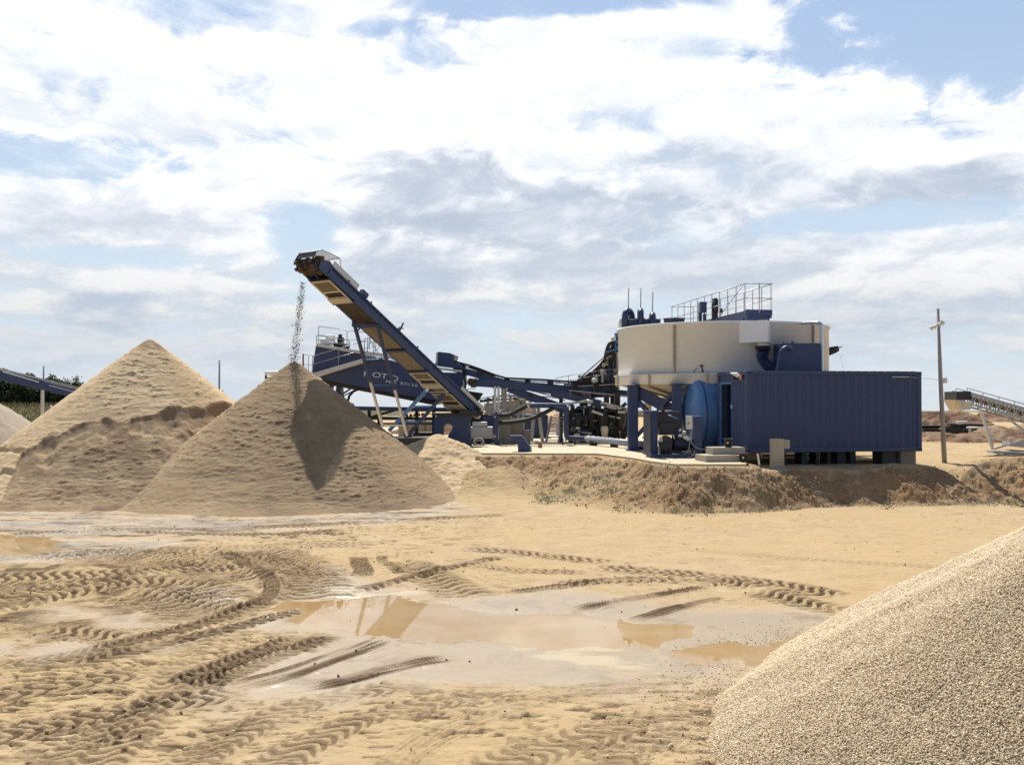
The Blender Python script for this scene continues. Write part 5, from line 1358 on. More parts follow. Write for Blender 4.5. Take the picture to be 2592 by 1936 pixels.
# steep belt and louvred tower at the tank's left side
tw = thing('steep_elevator', 'steep rusty elevator and louvred tower against the left of the white tank', 'elevator', (P(1530, 1100, 43).x, 43, 1.2))
b = MB(); b.prism([P(x, y, 43) for x, y in [(1552,866),(1560,872),(1560,960),(1458,966),(1470,955),(1500,942),(1530,905)]], (0.2, 1.2, 0)); b.build('casing', paint('rusty_brown_casing', (0.07, 0.045, 0.03), 0.7, 0.7, (0.16, 0.11, 0.07), scale=4), tw)
b = MB(); b.tube(smooth([P(x, y, 42.8) for x, y in [(1532,905),(1540,872),(1550,866),(1560,864)]]), 0.09, 10); b.tube([P(1470, 955, 42.8), P(1531, 902, 42.8)], 0.03, 6); b.build('chute_pipe', M['dark'], tw)
b = MB(); b.box(P(1563, 868, 42.9), (0.26, 0.5, 0.9))
b.build('louvre_tower', M['blue'], tw)
for y in (856, 872, 888):
    b = MB(); b.box(P(1564, y, 42.63), (0.14, 0.03, 0.10)); b.build('louvre', M['slot'], tw)
b = MB(); b.bar(P(1530, 892, 42.5), P(1562, 884, 42.5), 0.14, 0.08); b.build('shelf', M['blue'], tw)
for x in (1510, 1525, 1541, 1552):
    b = MB(); b.bar(P(x, 915+(1552-x)*0.8, 42.7), P(x, 968, 42.7), 0.10, 0.1); b.build('strut', M['navy2'] if x > 1530 else M['galvpale'], tw)
b = MB()
import bmesh as _bm
def ball(b, c, r, n=10):
    b.lathe(c, [(max(0.001, r*math.sin(math.pi*k/n)), r*math.cos(math.pi*k/n)) for k in range(n+1)][::-1], 16)
ball(b, P(1553, 857, 42.5), 0.12); ball(b, P(1504, 963, 42.0), 0.12); b.build('lamp_globe', M['white'], tw)
for k in range(14):
    b = MB(); x = rr_.uniform(1515, 1556); b.box(P(x, rr_.uniform(885+(1556-x)*1.2, 955), 42.85), (rr_.uniform(.08, .3), .2, rr_.uniform(.08, .3)), 0, rr_.uniform(-.5, .5)); b.build('fitting', M[rr_.choice(['dark', 'concdark', 'creamdirt', 'dark'])], tw)
b = MB()
for x in (1500, 1550): b.bar(P(x, 960, 43.5), V3(P(x, 0, 43.5).x, 43.5, 1.2), 0.18)
b.build('post', M['dark'], tw)
b = MB(); b.prism([P(x, y, 44.5) for x, y in [(1398,990),(1455,965),(1500,938),(1556,885),(1562,1005),(1400,1008)]], (0.2, 0.5, 0)); b.build('lower_casing', M['dark'], tw)
for k in range(34):
    b = MB(); x = rr_.uniform(1415, 1556); y0 = 985-(x-1400)*0.55; y = rr_.uniform(y0, 1000); v_ = rr_.random() < .6
    b.bar(P(x, y, 43.9), P(x+(0 if v_ else 22), y+(22 if v_ else 4), 43.9), rr_.uniform(.04, .10)); b.build('frame_member', M[rr_.choice(['galvpale', 'concdark', 'dark', 'navy', 'creamdirt', 'dark'])], tw)
rail([(1408, 980), (1470, 968), (1545, 958), (1566, 958)], 42.6, 0.42, 0.5, 0.014, 0.55, parent=tw)
b = MB(); b.bar(P(1400, 982, 42.6), P(1566, 972, 42.6), 0.5, 0.05); b.build('catwalk', M['galvpale'], tw)

# ================================================================== white thickener tank
TX, TY, TR_ = 8.18, 36.3, 4.0
tk = thing('thickener_tank', 'huge round white tank raised on navy legs with a railed bridge on top', 'tank', (TX, TY, 1.2))
b = MB(); b.lathe((TX, TY, 0), [(TR_-0.06, 4.0), (TR_, 4.0), (TR_, 5.76), (TR_+0.06, 5.76), (TR_+0.06, 5.83), (TR_-0.06, 5.83), (TR_-0.06, 4.0)], 128); b.build('shell', M['cream'], tk)
b = MB(); b.lathe((TX, TY, 0), [(0.3, 5.45), (TR_-0.07, 5.45)], 64); b.build('slurry', M['water'], tk)
def ang(px, R):
    """angle on a circle of radius R round the tank axis, camera side, for photo column px"""
    u = (px-1296)/FPX; best = None
    for k in range(2000):
        a_ = math.pi+math.pi*k/2000; x = TX+R*math.cos(a_); y = TY+R*math.sin(a_)
        d = abs(x/y-u)
        if best is None or d < best[0]: best = (d, a_)
    return best[1]
def ringbox(mb, a_, w, r0, r1, z0, z1):
    cs = []
    for z in (z0, z1):
        for r, s in ((r0, -1), (r1, -1), (r1, 1), (r0, 1)):
            c = V3(math.cos(a_), math.sin(a_), 0); tdir = V3(-math.sin(a_), math.cos(a_), 0)
            cs.append(V3(TX, TY, z)+c*r+tdir*w/2*s)
    mb.hexa(cs)
for px_ in (1709, 2059):
    b = MB(); a_ = ang(px_, TR_); ringbox(b, a_-0.006, 0.05, TR_-0.02, TR_+0.07, 4.05, 5.74)
    sm_ = b.build('seam_flange', M['flange'], tk)
    d = MB()
    for k in range(22):
        for s_ in (-1, 1): ringbox(d, a_-0.006+s_*0.010, 0.014, TR_-0.01, TR_+0.05, 4.10+k*0.075, 4.125+k*0.075)
    d.build('bolts', M['wood'], sm_)
sk_ang = [ang(1568, 4.1), ang(1648, 4.1)]
step = sk_ang[1]-sk_ang[0]
a0 = sk_ang[0]-step*0.02
for k in range(10):
    b = MB(); n = 10; s0 = a0-step+k*step; 
    if s0 > a0+step*7: break
    prof_ = [(4.06, 3.64), (4.12, 3.64), (4.12, 3.98), (4.17, 3.98), (4.17, 4.01), (4.03, 4.01)]
    b.lathe((TX, TY, 0), prof_, n, s0+0.004, s0+step-0.004); sg = b.build('skirt_segment', M['cream'], tk)
    d = MB(); ringbox(d, s0, 0.05, 4.13, 4.20, 3.58, 4.02); d.build('skirt_joint', M['flange'], sg)
    d = MB()
    for j in range(14): ringbox(d, s0+step*(j+.5)/14, 0.02, 4.121, 4.155, 3.955, 3.975)
    d.build('bolts', M['flange'], sg)
b = MB(); b.lathe((TX, TY, 0), [(4.08, 3.66), (3.95, 3.62), (0.55, 2.75), (0.01, 2.75)], 96); b.build('cone_floor', M['creamdirt'], tk)
b = MB()
for k in range(8):
    a_ = a0+k*step*0.5+0.2
    p0 = V3(TX+3.9*math.cos(a_), TY+3.9*math.sin(a_), 3.57); p1 = V3(TX+0.8*math.cos(a_), TY+0.8*math.sin(a_), 2.77); b.bar(p0, p1, 0.07, 0.08)
b.build('floor_rib', M['flange'], tk)
legs = [math.atan2(-2.0, -3.80), math.atan2(-3.4, -2.31), R_(90), R_(60), R_(20), R_(-20), R_(-55)]
for i, a_ in enumerate(legs):
    x, y = TX+4.2*math.cos(a_), TY+4.2*math.sin(a_)
    b = MB(); b.box((x, y, (1.2+3.62)/2), (0.36 if i != 1 else 0.30, 0.36, 2.42)); b.box((x, y, 1.225), (0.5, 0.5, 0.05)); b.box((x, y, 3.60), (0.5, 0.5, 0.04)); b.build('leg', M['navy'], tk, 0.012)
def lgp(i, z): return V3(TX+4.15*math.cos(legs[i]), TY+4.15*math.sin(legs[i]), z)
for p0, p1, w in ((P(1602,985,34.5), P(1720,1048,33.6), .42), ):
    b = MB(); b.bar(p0, p1, 0.12, w); b.build('floor_beam', M['navy2'], tk)
for p0, p1, w in ((P(1604,1002,34.4), P(1642,1045,34.0), .14), (P(1703,995,33.4), P(1666,1040,33.8), .13), (P(1603,1112,34.4), P(1640,1073,34.0), .12), (P(1700,1005,36.4), P(1660,1045,36.4), .10), (P(1660,1020,36), P(1712,1050,36), .1), (P(1605,1030,38.5), P(1700,1012,38.5), .14), (P(1625, 1108, 36.4), P(1650, 1098, 36.4), .05)):
    b = MB(); b.bar(p0, p1, w, w); b.build('brace', M['navy2'], tk)
b = MB(); b.box(P(1676, 1018, 38), (0.62, .1, .4)); b.box(P(1640, 1030, 38), (0.28, .1, .5)); b.build('floor_plate', M['creamdirt'], tk)
b = MB(); b.bar(P(1610, 1043, 38), P(1645, 1043, 38), .1, .12); b.bar(P(1612, 1051, 37.6), P(1645, 1052, 37.6), .1, .14); b.build('pale_beam', M['galvpale'], tk)
# overflow box
aL = ang(1873, TR_); 
q0 = P(1872, 816, 32.26); q1 = P(1943, 813, 31.6); q2 = V3(q1.x+0.35, q1.y+0.9, q1.z)
zt, zb = 5.80, P(0, 867, 32.2).z
b = MB(); b.prism([V3(q0.x, q0.y, zb), V3(q1.x, q1.y, zb), V3(q2.x, q2.y, zb), V3(q0.x+0.1, q0.y+0.5, zb)], (0, 0, zt-zb)); ob = b.build('overflow_box', M['cream'], tk)
b = MB(); b.prism([V3(q0.x-.02, q0.y-.03, zb-0.025), V3(q1.x+.02, q1.y-.05, zb-0.025), V3(q2.x+.1, q2.y, zb-0.025), V3(q0.x+0.1, q0.y+0.5, zb-0.025)], (0, 0, 0.02)); b.build('box_floor', M['creamdirt'], ob)
pc = P(1932, 870, 32.05)
b = MB(); b.tube([V3(pc.x, pc.y, zb), V3(pc.x, pc.y, zb-0.16)], 0.20, 20); b.build('outlet_stub', M['cream'], tk)
b = MB(); b.tube([V3(pc.x, pc.y, zb-0.13), V3(pc.x, pc.y, zb-0.19)], 0.26, 20); b.tube([V3(pc.x, pc.y, zb-0.21), V3(pc.x, pc.y, zb-0.26)], 0.25, 20); b.build('flange', M['dark'], tk)
b = MB(); b.tube(smooth([V3(pc.x, pc.y, zb-0.24), P(1930, 905, 32.25), P(1945, 925, 32.25), P(1990, 958, 32.2), P(2010, 975, 32.2)]), 0.205, 20); b.build('elbow_pipe', M['navy'], tk)
# bridge
bn0 = V3(8.33, 32.9, 6.26); bf0 = V3(7.10, 41.2, 6.26); bd = (bf0-bn0).normalized(); bs_ = V3(bd.y, -bd.x, 0)  # to the right
b = MB()
for s_ in (0.05, 0.89): b.bar(bn0+bs_*s_+V3(0,0,-.15), bf0+bs_*s_+V3(0,0,-.15), 0.10, 0.26)
b.build('bridge_beam', M['navy'], tk)
b = MB(); b.bar(bn0+bs_*0.47+V3(0,0,-0.005), bf0+bs_*0.47+V3(0,0,-0.005), 0.74, 0.03); b.build('bridge_deck', M['galv'], tk)
b = MB(); c_ = bn0+bs_*0.47+bd*0.12; b.box((c_.x, c_.y, 6.18), (0.98, 0.26, 0.20), math.atan2(bs_.y, bs_.x)); b.box((c_.x-.03, c_.y+0.08, 5.95), (0.86, 0.3, 0.26), math.atan2(bs_.y, bs_.x)); b.build('bridge_end', M['navy'], tk, 0.01)
b = MB(); c_ = bn0+bs_*0.1; b.bar(bn0+bs_*0.02+bd*.3+V3(0,0,-.38), bn0+bs_*0.02+bd*2.6+V3(0,0,-.38), 0.08, 0.2); b.build('bridge_gusset', M['navy2'], tk)
for s_ in (-0.02, 0.96):
    b = MB()
    L = (bf0-bn0).length
    for zz, r in ((0.94, 0.018), (0.42, 0.015)): b.tube([bn0+bs_*s_+V3(0,0,zz), bf0+bs_*s_+V3(0,0,zz)], r, 6)
    k = 0
    while k*0.82 < L: b.tube([bn0+bs_*s_+bd*(0.1+k*0.82)+V3(0,0,-0.05), bn0+bs_*s_+bd*(0.1+k*0.82)+V3(0,0,0.94)], 0.016, 6); k += 1
    b.build('railing', M['galv'], tk)
b = MB()
for zz in (0.94, 0.42):
    for e in (bn0, bf0): b.tube([e+bs_*-0.02+V3(0,0,zz), e+bs_*0.96+V3(0,0,zz)], 0.017, 6)
b.tube([bn0+bs_*0.47+V3(0,0,-.1), bn0+bs_*0.47+V3(0,0,0.97)], 0.02, 6)
b.build('railing', M['galv'], tk)
b = MB(); q = bn0+bd*2.3; b.tube([q+bs_*-0.1+V3(0,0,0.0), q+bs_*0.4-bd*1.0+V3(0,0,1.05)], 0.016, 6); b.build('stay_rod', M['galv'], tk)
b = MB(); c_ = P(1779, 778, 36.6); b.box(c_, (0.26, 0.4, 0.42)); b.box((P(1774, 0, 36.7).x, 36.8, 6.3), (0.12, .2, 1.0)); b.box((P(1785, 0, 36.4).x, 36.5, 6.1), (0.10, .15, .7)); b.build('control_cabinet', M['navy'], tk, 0.015)
b = MB(); b.tube([P(1811, 812, 36.2), P(1811, 785, 36.2)], 0.11, 14); b.tube([P(1811, 790, 36.2), P(1811, 760, 36.2)], 0.13, 16); ball(b, P(1811, 761, 36.2), 0.125)
b.tube([P(1823, 786, 36.2), P(1829, 786, 36.2)], 0.10, 12); b.build('drive_motor', M['dark'], tk)
b = MB(); q = P(1707, 812, 36.8); b.lathe((q.x, q.y, 5.85), [(0.01, 0.02), (.34, 0.02), (.42, .42), (.45, .44), (.40, .44), (.33, .06)], 24); b.build('feed_well', M['navy'], tk)
# trough with three arched pipes
tt = MB(); c_ = P(1625, 826, 38.3); tt.box((c_.x, c_.y, c_.z+0.02), (1.46, 0.55, 0.48)); trg = tt.build('feed_trough', M['navy2'], tk, 0.01)
tt = MB(); tt.box((c_.x, c_.y, c_.z+0.27), (1.52, 0.6, 0.03)); tt.build('trough_lip', M['galv'], trg)
for px_, topy, wdeg, roda in ((1591, 779, 52, 727), (1622, 779, 82, 728), (1652, 789, 84, 738)):
    b = MB(); q = P(px_, 806, 38.2); hh = (806-topy)/FPX*38.2; rad = 0.27
    dirv = V3(math.cos(R_(wdeg)), math.sin(R_(wdeg)), 0)
    pts = [V3(q.x, q.y, q.z-0.45)-dirv*rad]
    for k in range(13):
        a_ = math.pi*(1-k/12); pts.append(V3(q.x, q.y, q.z+hh-rad-0.13)+dirv*rad*math.cos(a_)+V3(0, 0, rad*math.sin(a_)))
    pts.append(V3(q.x, q.y, q.z-0.02)+dirv*rad)
    b.tube(pts, 0.135, 16); ar = b.build('arched_pipe', M['navy'], tk)
    b = MB(); b.tube([P(px_, topy, 38.2), P(px_+1, roda, 38.2)], 0.022, 6); b.build('vent_rod', M['galv'], ar)
    b = MB(); b.tube([V3(q.x, q.y, q.z-0.03)+dirv*rad, V3(q.x, q.y, q.z+0.03)+dirv*rad], 0.19, 16); b.build('flange', M['dark'], ar)
b = MB(); q = P(1572, 828, 38.2); b.tube([q, q+V3(0,0,.35)], 0.1, 12); b.build('inlet_cap', M['cream'], tk)
b = MB(); b.tube(smooth([P(2010, 823, 33.3), P(2030, 818, 32.9), P(2068, 816, 32.1), P(2080, 819, 32.0), P(2081, 835, 32.0), P(2081, 900, 32.0), P(2081, 965, 32.0)]), 0.062, 12); tag(b.build('silver_pipe', paint('bright_metal', (0.6, 0.6, 0.62), 0.22, 0.15, metal=0.8), None), 'shiny silver pipe bending down at the right of the white tank', 'pipe')
# discharge spout
so = thing('discharge_spout', 'dark trough spout sticking out right of the white tank', 'spout', P(2085, 890, 37.0))
b = MB(); b.prism([P(x, y, 37) for x, y in [(2070,884),(2102,878),(2123,875),(2126,887),(2118,893),(2100,900),(2075,907)]], (0, 0.5, 0)); b.build('trough', M['dark'], so, 0.02)
b = MB(); b.bar(P(2060, 905, 37.2), P(2126, 878, 37.2), 0.6, 0.03); b.build('lip', M['black'], so)
b = MB(); b.tube([P(1990, 905, 37.2), P(2072, 895, 37.2)], 0.16, 12); b.build('barrel', M['dark'], so)
n = 60; t = rng.random(n); C_ = np.array([P(2123+16*a_**.6, 893+62*a_, 37.2) for a_ in t])+rng.normal(0, .02, (n, 3))
tag(stones('dripping_slurry', C_, rng.uniform(.006, .012, n), M['concdark'], None, 17), 'thin trickle falling from the dark spout', 'falling slurry', kind='stuff')

# ================================================================== blue vessel
vs_ = thing('pressure_vessel', 'glossy blue horizontal tank with a dished end left of the container', 'tank', (7.6, 33.1, 1.2))
b = MB(); prof_ = []
for k in range(13):
    t = math.pi/2*k/12; prof_.append((-0.48*math.cos(t), 1.33*math.sin(t)))
pts = [V3(6.50+x_, 33.1+0.12*x_, 2.56) for x_, r in prof_]+[V3(10.8, 33.62, 2.56)]
b.tube(pts, [max(r, 0.01) for x_, r in prof_]+[1.33], 64); b.build('drum', M['blue'], vs_)
b = MB(); b.tube([V3(6.50, 33.1, 2.56), V3(6.54, 33.105, 2.56)], 1.338, 64, caps=False); b.build('weld_seam', M['navy'], vs_)
b = MB(); b.box((7.2, 33.2, 1.3), (0.25, 2.0, 0.3)); b.build('saddle', M['navy2'], vs_)
b = MB(); b.tube(smooth([P(1757, 948, 32.6), P(1757, 938, 32.6), P(1766, 932, 32.6)]), 0.01, 6)
b.tube([P(1782, 950, 32.6), P(1776, 925, 32.6)], 0.03, 8); b.tube([P(1776, 938, 32.6), P(1795, 940, 32.6)], 0.03, 8); b.box(P(1776, 926, 32.6), (.12, .08, .05)); b.tube([P(1795, 950, 32.6), P(1830, 948, 32.6)], 0.05, 10); b.build('valve_gear', M['dark'], vs_)

# ================================================================== blue shipping container
cd_ = V3(0.986, 0.163, 0).normalized(); cb_ = V3(-cd_.y, cd_.x, 0)
CN = V3(7.43, 29.4, 1.40); CLN, CDP, CHT = 6.06, 2.44, 2.59
def K(u, v, w): return CN + cd_*u + cb_*v + V3(0, 0, w)      # along, back, up
ct_ = thing('shipping_container', 'big navy shipping container propped on blocks above the earth bank', 'container', (CN.x, CN.y, 1.2))
def kbox(mb, u0, u1, v0, v1, w0, w1):
    return mb.hexa([K(u0,v0,w0), K(u1,v0,w0), K(u1,v1,w0), K(u0,v1,w0), K(u0,v0,w1), K(u1,v0,w1), K(u1,v1,w1), K(u0,v1,w1)])
def corrug(name, along, at_, lo, hi, w0, w1, pitch, dep, inv=1, mt='cont', par=None):
    """trapezoid corrugated sheet: along='u' or 'v'"""
    xs = [lo]; ds = [0.0]; x = lo; f = pitch
    while x + f <= hi+1e-6:
        for dxx, d in ((0.28, 0), (0.5, 1), (0.78, 1), (1.0, 0)): xs.append(x+dxx*f); ds.append(d*dep)
        x += f
    if xs[-1] < hi: xs.append(hi); ds.append(0)
    b = MB(); vs = []; n = len(xs)
    for w in (w0, w1):
        for x_, d in zip(xs, ds):
            vs.append(K(x_, at_+inv*d, w) if along == 'u' else K(at_+inv*d, x_, w))
    b.add(vs, [(i, i+1, n+i+1, n+i) for i in range(n-1)])
    o = b.build(name, M[mt], par or ct_)
    sm = o.modifiers.new('thickness', 'SOLIDIFY'); sm.thickness = 0.01
    return o
corrug('long_side', 'u', 0.03, 0.14, CLN-0.14, 0.16, CHT-0.10, 0.275, 0.036)
corrug('long_side', 'u', CDP-0.03, 0.14, CLN-0.14, 0.16, CHT-0.10, 0.275, 0.036, -1)
corrug('end_wall', 'v', CLN-0.03, 0.14, CDP-0.14, 0.16, CHT-0.10, 0.275, 0.036, -1)
corrug('end_wall', 'v', 0.03, 0.14, 1.22, 0.16, CHT-0.32, 0.27, 0.040)
for u_, v_ in ((0, 0), (CLN-.14, 0), (0, CDP-.14), (CLN-.14, CDP-.14)):
    b = MB(); kbox(b, u_, u_+0.14, v_, v_+0.14, 0, CHT); b.build('corner_post', M['cont'], ct_, 0.008)
b = MB()
kbox(b, 0.142, CLN-0.142, 0.004, 0.09, 0.004, 0.158); kbox(b, 0.142, CLN-0.142, 0.004, 0.08, CHT-0.098, CHT-0.01)
kbox(b, 0.142, CLN-0.142, CDP-0.09, CDP-0.004, 0.004, 0.158); kbox(b, 0.142, CLN-0.142, CDP-0.08, CDP-0.004, CHT-0.098, CHT-0.01)
kbox(b, CLN-0.09, CLN-0.004, 0.142, CDP-0.142, 0.004, 0.158); kbox(b, CLN-0.09, CLN-0.004, 0.142, CDP-0.142, CHT-0.098, CHT-0.01)
kbox(b, 0.004, 0.09, 0.142, CDP-0.142, 0.004, 0.158); kbox(b, 0.004, 0.09, 0.142, CDP-0.142, CHT-0.098, CHT-0.01)
b.build('rail', M['cont'], ct_, 0.004)
b = MB(); kbox(b, 0.02, 0.075, 0.142, CDP-0.142, CHT-0.318, CHT-0.27); kbox(b, 0.045, 0.055, 0.142, CDP-0.142, CHT-0.268, CHT-0.1)
hdz = b.build('header', M['cont'], ct_)
b = MB()
for k in range(9): kbox(b, 0.03, 0.0445, 0.28+k*0.10, 0.33+k*0.10, CHT-0.25, CHT-0.12)
b.build('vent', M['slot'], hdz)
b = MB(); 
for k in range(21):
    u0 = 0.1+k*(CLN-0.3)/20.5; kbox(b, u0, u0+0.16, 0.03, CDP-0.03, CHT-0.012, CHT+0.018)
kbox(b, 0.06, CLN-0.06, 0.03, CDP-0.03, CHT-0.05, CHT-0.013); b.build('roof', M['cont'], ct_)
b = MB(); kbox(b, 0.05, CLN-0.05, 0.05, CDP-0.05, 0.10, 0.15); b.build('floor', M['wood'], ct_)
b = MB(); kbox(b, 0.02, 0.08, 1.225, 1.275, 0.16, CHT-0.32); kbox(b, 0.02, 0.08, 2.20, 2.29, 0.16, CHT-0.32); kbox(b, 0.018, 0.08, 1.277, 2.198, CHT-0.40, CHT-0.32); kbox(b, 0.018, 0.08, 1.277, 2.198, 0.16, 0.20)
b.build('door_frame', M['blue'], ct_)
b = MB(); c0 = K(0.06, 1.28, 0.2)
b.hexa([K(0.06,1.28,.2), K(0.10,1.28,.2), K(0.9,1.75,.2), K(0.86,1.78,.2), K(0.06,1.28,CHT-.41), K(0.10,1.28,CHT-.41), K(0.9,1.75,CHT-.41), K(0.86,1.78,CHT-.41)])
dr = b.build('door', M['dark'], ct_); b = MB(); b.box(K(0.02, 1.25, 1.45), (0.04, 0.05, 0.13)); b.build('door_handle', M['white'], dr)
for u_ in (0, CLN-0.2):
    for v_ in (0, CDP-0.2):
        for w_ in (0, CHT-0.12):
            b = MB(); kbox(b, u_-0.006, u_+0.206, v_-0.006, v_+0.206, w_-0.006, w_+0.126); kb = b.build('corner_casting', M['cont'], ct_, 0.01)
            b = MB(); kbox(b, u_+0.06, u_+0.14, v_-0.0085, v_-0.0065, w_+0.04, w_+0.08); b.build('casting_slot', M['slot'], kb)
# things under and round the container
def block(name, u, v, su, sv, w0, w1, mt, lab, cat, grp=None):
    b = MB(); kbox(b, u, u+su, v, v+sv, w0, w1); return tag(b.build(name, M[mt], None, 0.008), lab, cat, grp)
GRP = 'supports under the blue container'
zb_ = 1.0-1.40
block('concrete_block', 5.45, 0.25, 0.55, 0.6, -0.45, -0.012, 'concdark', 'weathered block under the right end of the container', 'block', GRP)
block('concrete_block', 4.85, 0.35, 0.5, 0.6, -0.45, -0.012, 'dark', 'dark block next to the rightmost support of the container', 'block', GRP)
block('brick_pier', 0.15, 0.3, 0.45, 0.6, -0.25, -0.012, 'wood', 'brick-coloured pier under the left end of the container', 'pier', GRP)
for i, (u, wd, h_) in enumerate(((1.35, .16, 'leftmost'), (2.05, .2, 'second'), (2.55, .12, 'third'), (2.95, .12, 'fourth'), (3.3, .3, 'fifth'), (3.75, .2, 'sixth'))):
    block('timber_prop', u, 0.4, wd, 0.5, -0.42, -0.012, 'dark', 'dark timber prop under the container, %s from the left' % h_, 'prop', GRP)
b = MB(); b.bar(K(1.0, 1.0, -0.16), K(3.4, 1.0, -0.17), 0.1, 0.06); tag(b.build('timber_beam', M['dark'], None), 'dark beam lying across the props below the container', 'beam')
# second white-rimmed blue tank on the roof line
tb = thing('header_tank', 'plain navy box tank above the container roof', 'box tank', (P(2028, 945, 31.3).x, 31.3, 3.99))
za = CN.z+CHT+0.02; zc = P(0, 868, 31.2).z
xa = P(1977, 0, 31.2).x; xb = P(2079, 0, 31.2).x
b = MB(); b.box(((xa+xb)/2, 31.65, (za+zc)/2), (xb-xa, 0.9, zc-za)); b.build('tank_body', M['navy'], tb, 0.012)
b = MB(); b.box((xa+0.12, 31.3, zc+0.02), (0.05, .05, .05)); b.build('lifting_lug', M['navy'], tb); b = MB(); b.box((xa+0.42, 31.3, zc+0.03), (0.08, .05, .06)); b.build('lifting_lug', M['navy'], tb)
b = MB(); b.tube(smooth([P(1964, 962, 30.95), P(1972, 925, 30.95), P(1976, 893, 30.95), P(1990, 878, 30.95), P(2003, 884, 31.0)]), 0.085, 14); b.build('inlet_pipe', M['navy'], tb)
# floodlight on the container end
fl = thing('floodlight', 'white floodlight with an orange back on the container corner', 'floodlight', K(-0.1, 0.5, 2.4))
b = MB(); q = K(-0.18, 0.55, 2.42)
b.hexa([P(1849,945,28.95), P(1866,944,28.9), P(1872,951,28.9), P(1866,956,28.9), P(1849,943,29.1), P(1866,942,29.05), P(1874,949,29.05), P(1868,954,29.05)]); b.build('reflector', M['white'], fl, 0.006)
b = MB(); ball(b, P(1874, 957, 28.9), 0.055); b.box(P(1872, 950, 29.1), (0.14, 0.1, 0.05)); b.build('housing', M['orange'], fl)
# steps, buckets, cabinets
st = thing('concrete_steps', 'pair of pale concrete steps leading to the container door', 'steps', (P(1830, 1168, 28.3).x, 28.3, 1.2))
b = MB(); z0 = 1.2; b.box((P(1824, 0, 28.4).x, 28.55, z0+0.10), (1.25, 0.9, 0.20), R_(9)); b.build('lower_step', M['conc'], st, 0.01)
b = MB(); b.box((P(1836, 0, 28.8).x, 28.85, z0+0.31), (1.05, 0.6, 0.21), R_(9)); b.build('upper_step', M['conc'], st, 0.01)
def bucket(loc, lab, sc=1.0):
    t = thing('bucket', lab, 'bucket', loc, 'black rubble buckets by the steps')
    b = MB(); b.lathe(loc, [(0.001, 0.004), (0.10*sc, 0.004), (0.10*sc, 0.0), (0.145*sc, 0.24*sc), (0.155*sc, 0.25*sc), (0.155*sc, 0.265*sc), (0.14*sc, 0.26*sc), (0.105*sc, 0.02)], 20); b.build('pail', M['black'], t)
    b = MB(); b.box((loc[0]-0.05, loc[1]-0.13*sc, loc[2]+0.14), (0.05, 0.012, 0.06)); b.build('sticker', M['galvpale'], t)
    return t
q = P(1843, 1145, 28.75); bucket((q.x, 28.75, 1.616), 'black bucket standing on the upper concrete step')
q = P(1881, 1172, 28.1); bucket((q.x, 28.05, 1.2), 'black bucket on the slab right of the concrete steps')
ec = thing('meter_cabinet', 'pale grey utility pillar in front of the container', 'utility cabinet', (P(1966, 1190, 28.2).x, 28.2, 0.9))
x_ = ORG[ec.name].x; zt_ = P(0, 1110, 28.2).z
b = MB(); b.box((x_, 28.2, (0.80+zt_)/2), (0.37, 0.26, zt_-0.80)); b.build('pillar', M['conc'], ec, 0.012)
b = MB(); b.box((x_, 28.068, 1.20), (0.372, 0.003, 0.006)); b.box((x_, 28.068, 1.08), (0.372, 0.003, 0.006)); b.box((x_-0.186, 28.06, 1.5), (.004, .003, 1.1)); b.build('joint_line', M['dark'], ec)
b = MB(); b.box((P(1989, 0, 28.2).x, 28.24, P(0, 1124, 28.2).z), (0.20, 0.2, 0.27)); b.build('side_box', M['conc'], ec, 0.012)
b = MB(); b.bar(P(1917, 1148, 28.6), P(1921, 1176, 28.2), 0.05, 0.03); b.bar(P(1924, 1192, 28.2), P(1929, 1208, 28.0), 0.05, 0.02); tag(b.build('wooden_stake', M['conc'], None), 'thin pale stake leaning under the container edge', 'stake')
# pump skid
ps = thing('pump_skid', 'dark pump set with a tall navy panel on a skid beside the blue tank', 'pump', (P(1700, 1160, 30.4).x, 30.4, 1.2))
xl = P(1633, 0, 30.3).x
b = MB(); b.prism([V3(xl, 30.75, 1.27), V3(P(1650, 0, 30.1).x, 30.15, 1.27), V3(P(1665, 0, 30.3).x, 30.3, 1.27), V3(xl+0.25, 30.95, 1.27)], (0, 0, P(0, 1039, 30.2).z-1.27)); pn = b.build('panel_cabinet', M['navy'], ps, 0.01)
b = MB(); b.prism([V3(xl+0.03, 30.72, 1.35), V3(P(1648, 0, 30.1).x, 30.17, 1.35), V3(P(1648, 0, 30.1).x-.01, 30.155, 1.35), V3(xl+0.02, 30.70, 1.35)], (0, 0, 1.25)); b.build('panel_door', paint('dusty_slate', (0.05, 0.06, 0.085), 0.6, 0.4, scale=3), pn)
b = MB(); b.box((P(1705, 0, 30.4).x, 30.55, 1.24), (1.65, 1.0, 0.08)); b.box((P(1705, 0, 30.4).x, 30.07, 1.26), (1.65, 0.08, 0.12)); b.build('skid_base', M['navy2'], ps)
b = MB(); b.tube([P(1702, 1121, 30.6), P(1742, 1121, 30.6)], 0.25, 20); b.tube([P(1742, 1121, 30.6), P(1752, 1121, 30.6)], 0.16, 16); b.build('electric_motor', M['dark'], ps)
b = MB(); 
for k in range(16): x = 1704+k*2.4; b.tube([P(x, 1121, 30.6), P(x+.8, 1121, 30.6)], 0.262, 20)
b.build('cooling_fins', M['navy2'], ps)
b = MB(); b.lathe(V3(P(1685, 0, 30.6).x, 30.6, 1.3), [(.01, .5), (.2, .5), (.24, .3), (.2, 0)], 20); b.tube([P(1684, 1120, 30.3), P(1684, 1120, 30.9)], 0.24, 20); b.build('pump_casing', M['dark'], ps)
b = MB()
for x in (1671, 1696): b.bar(V3(P(x, 0, 30.3).x, 30.25, 1.28), V3(P(x, 0, 30.3).x, 30.25, P(0, 1112, 30.3).z), 0.06)
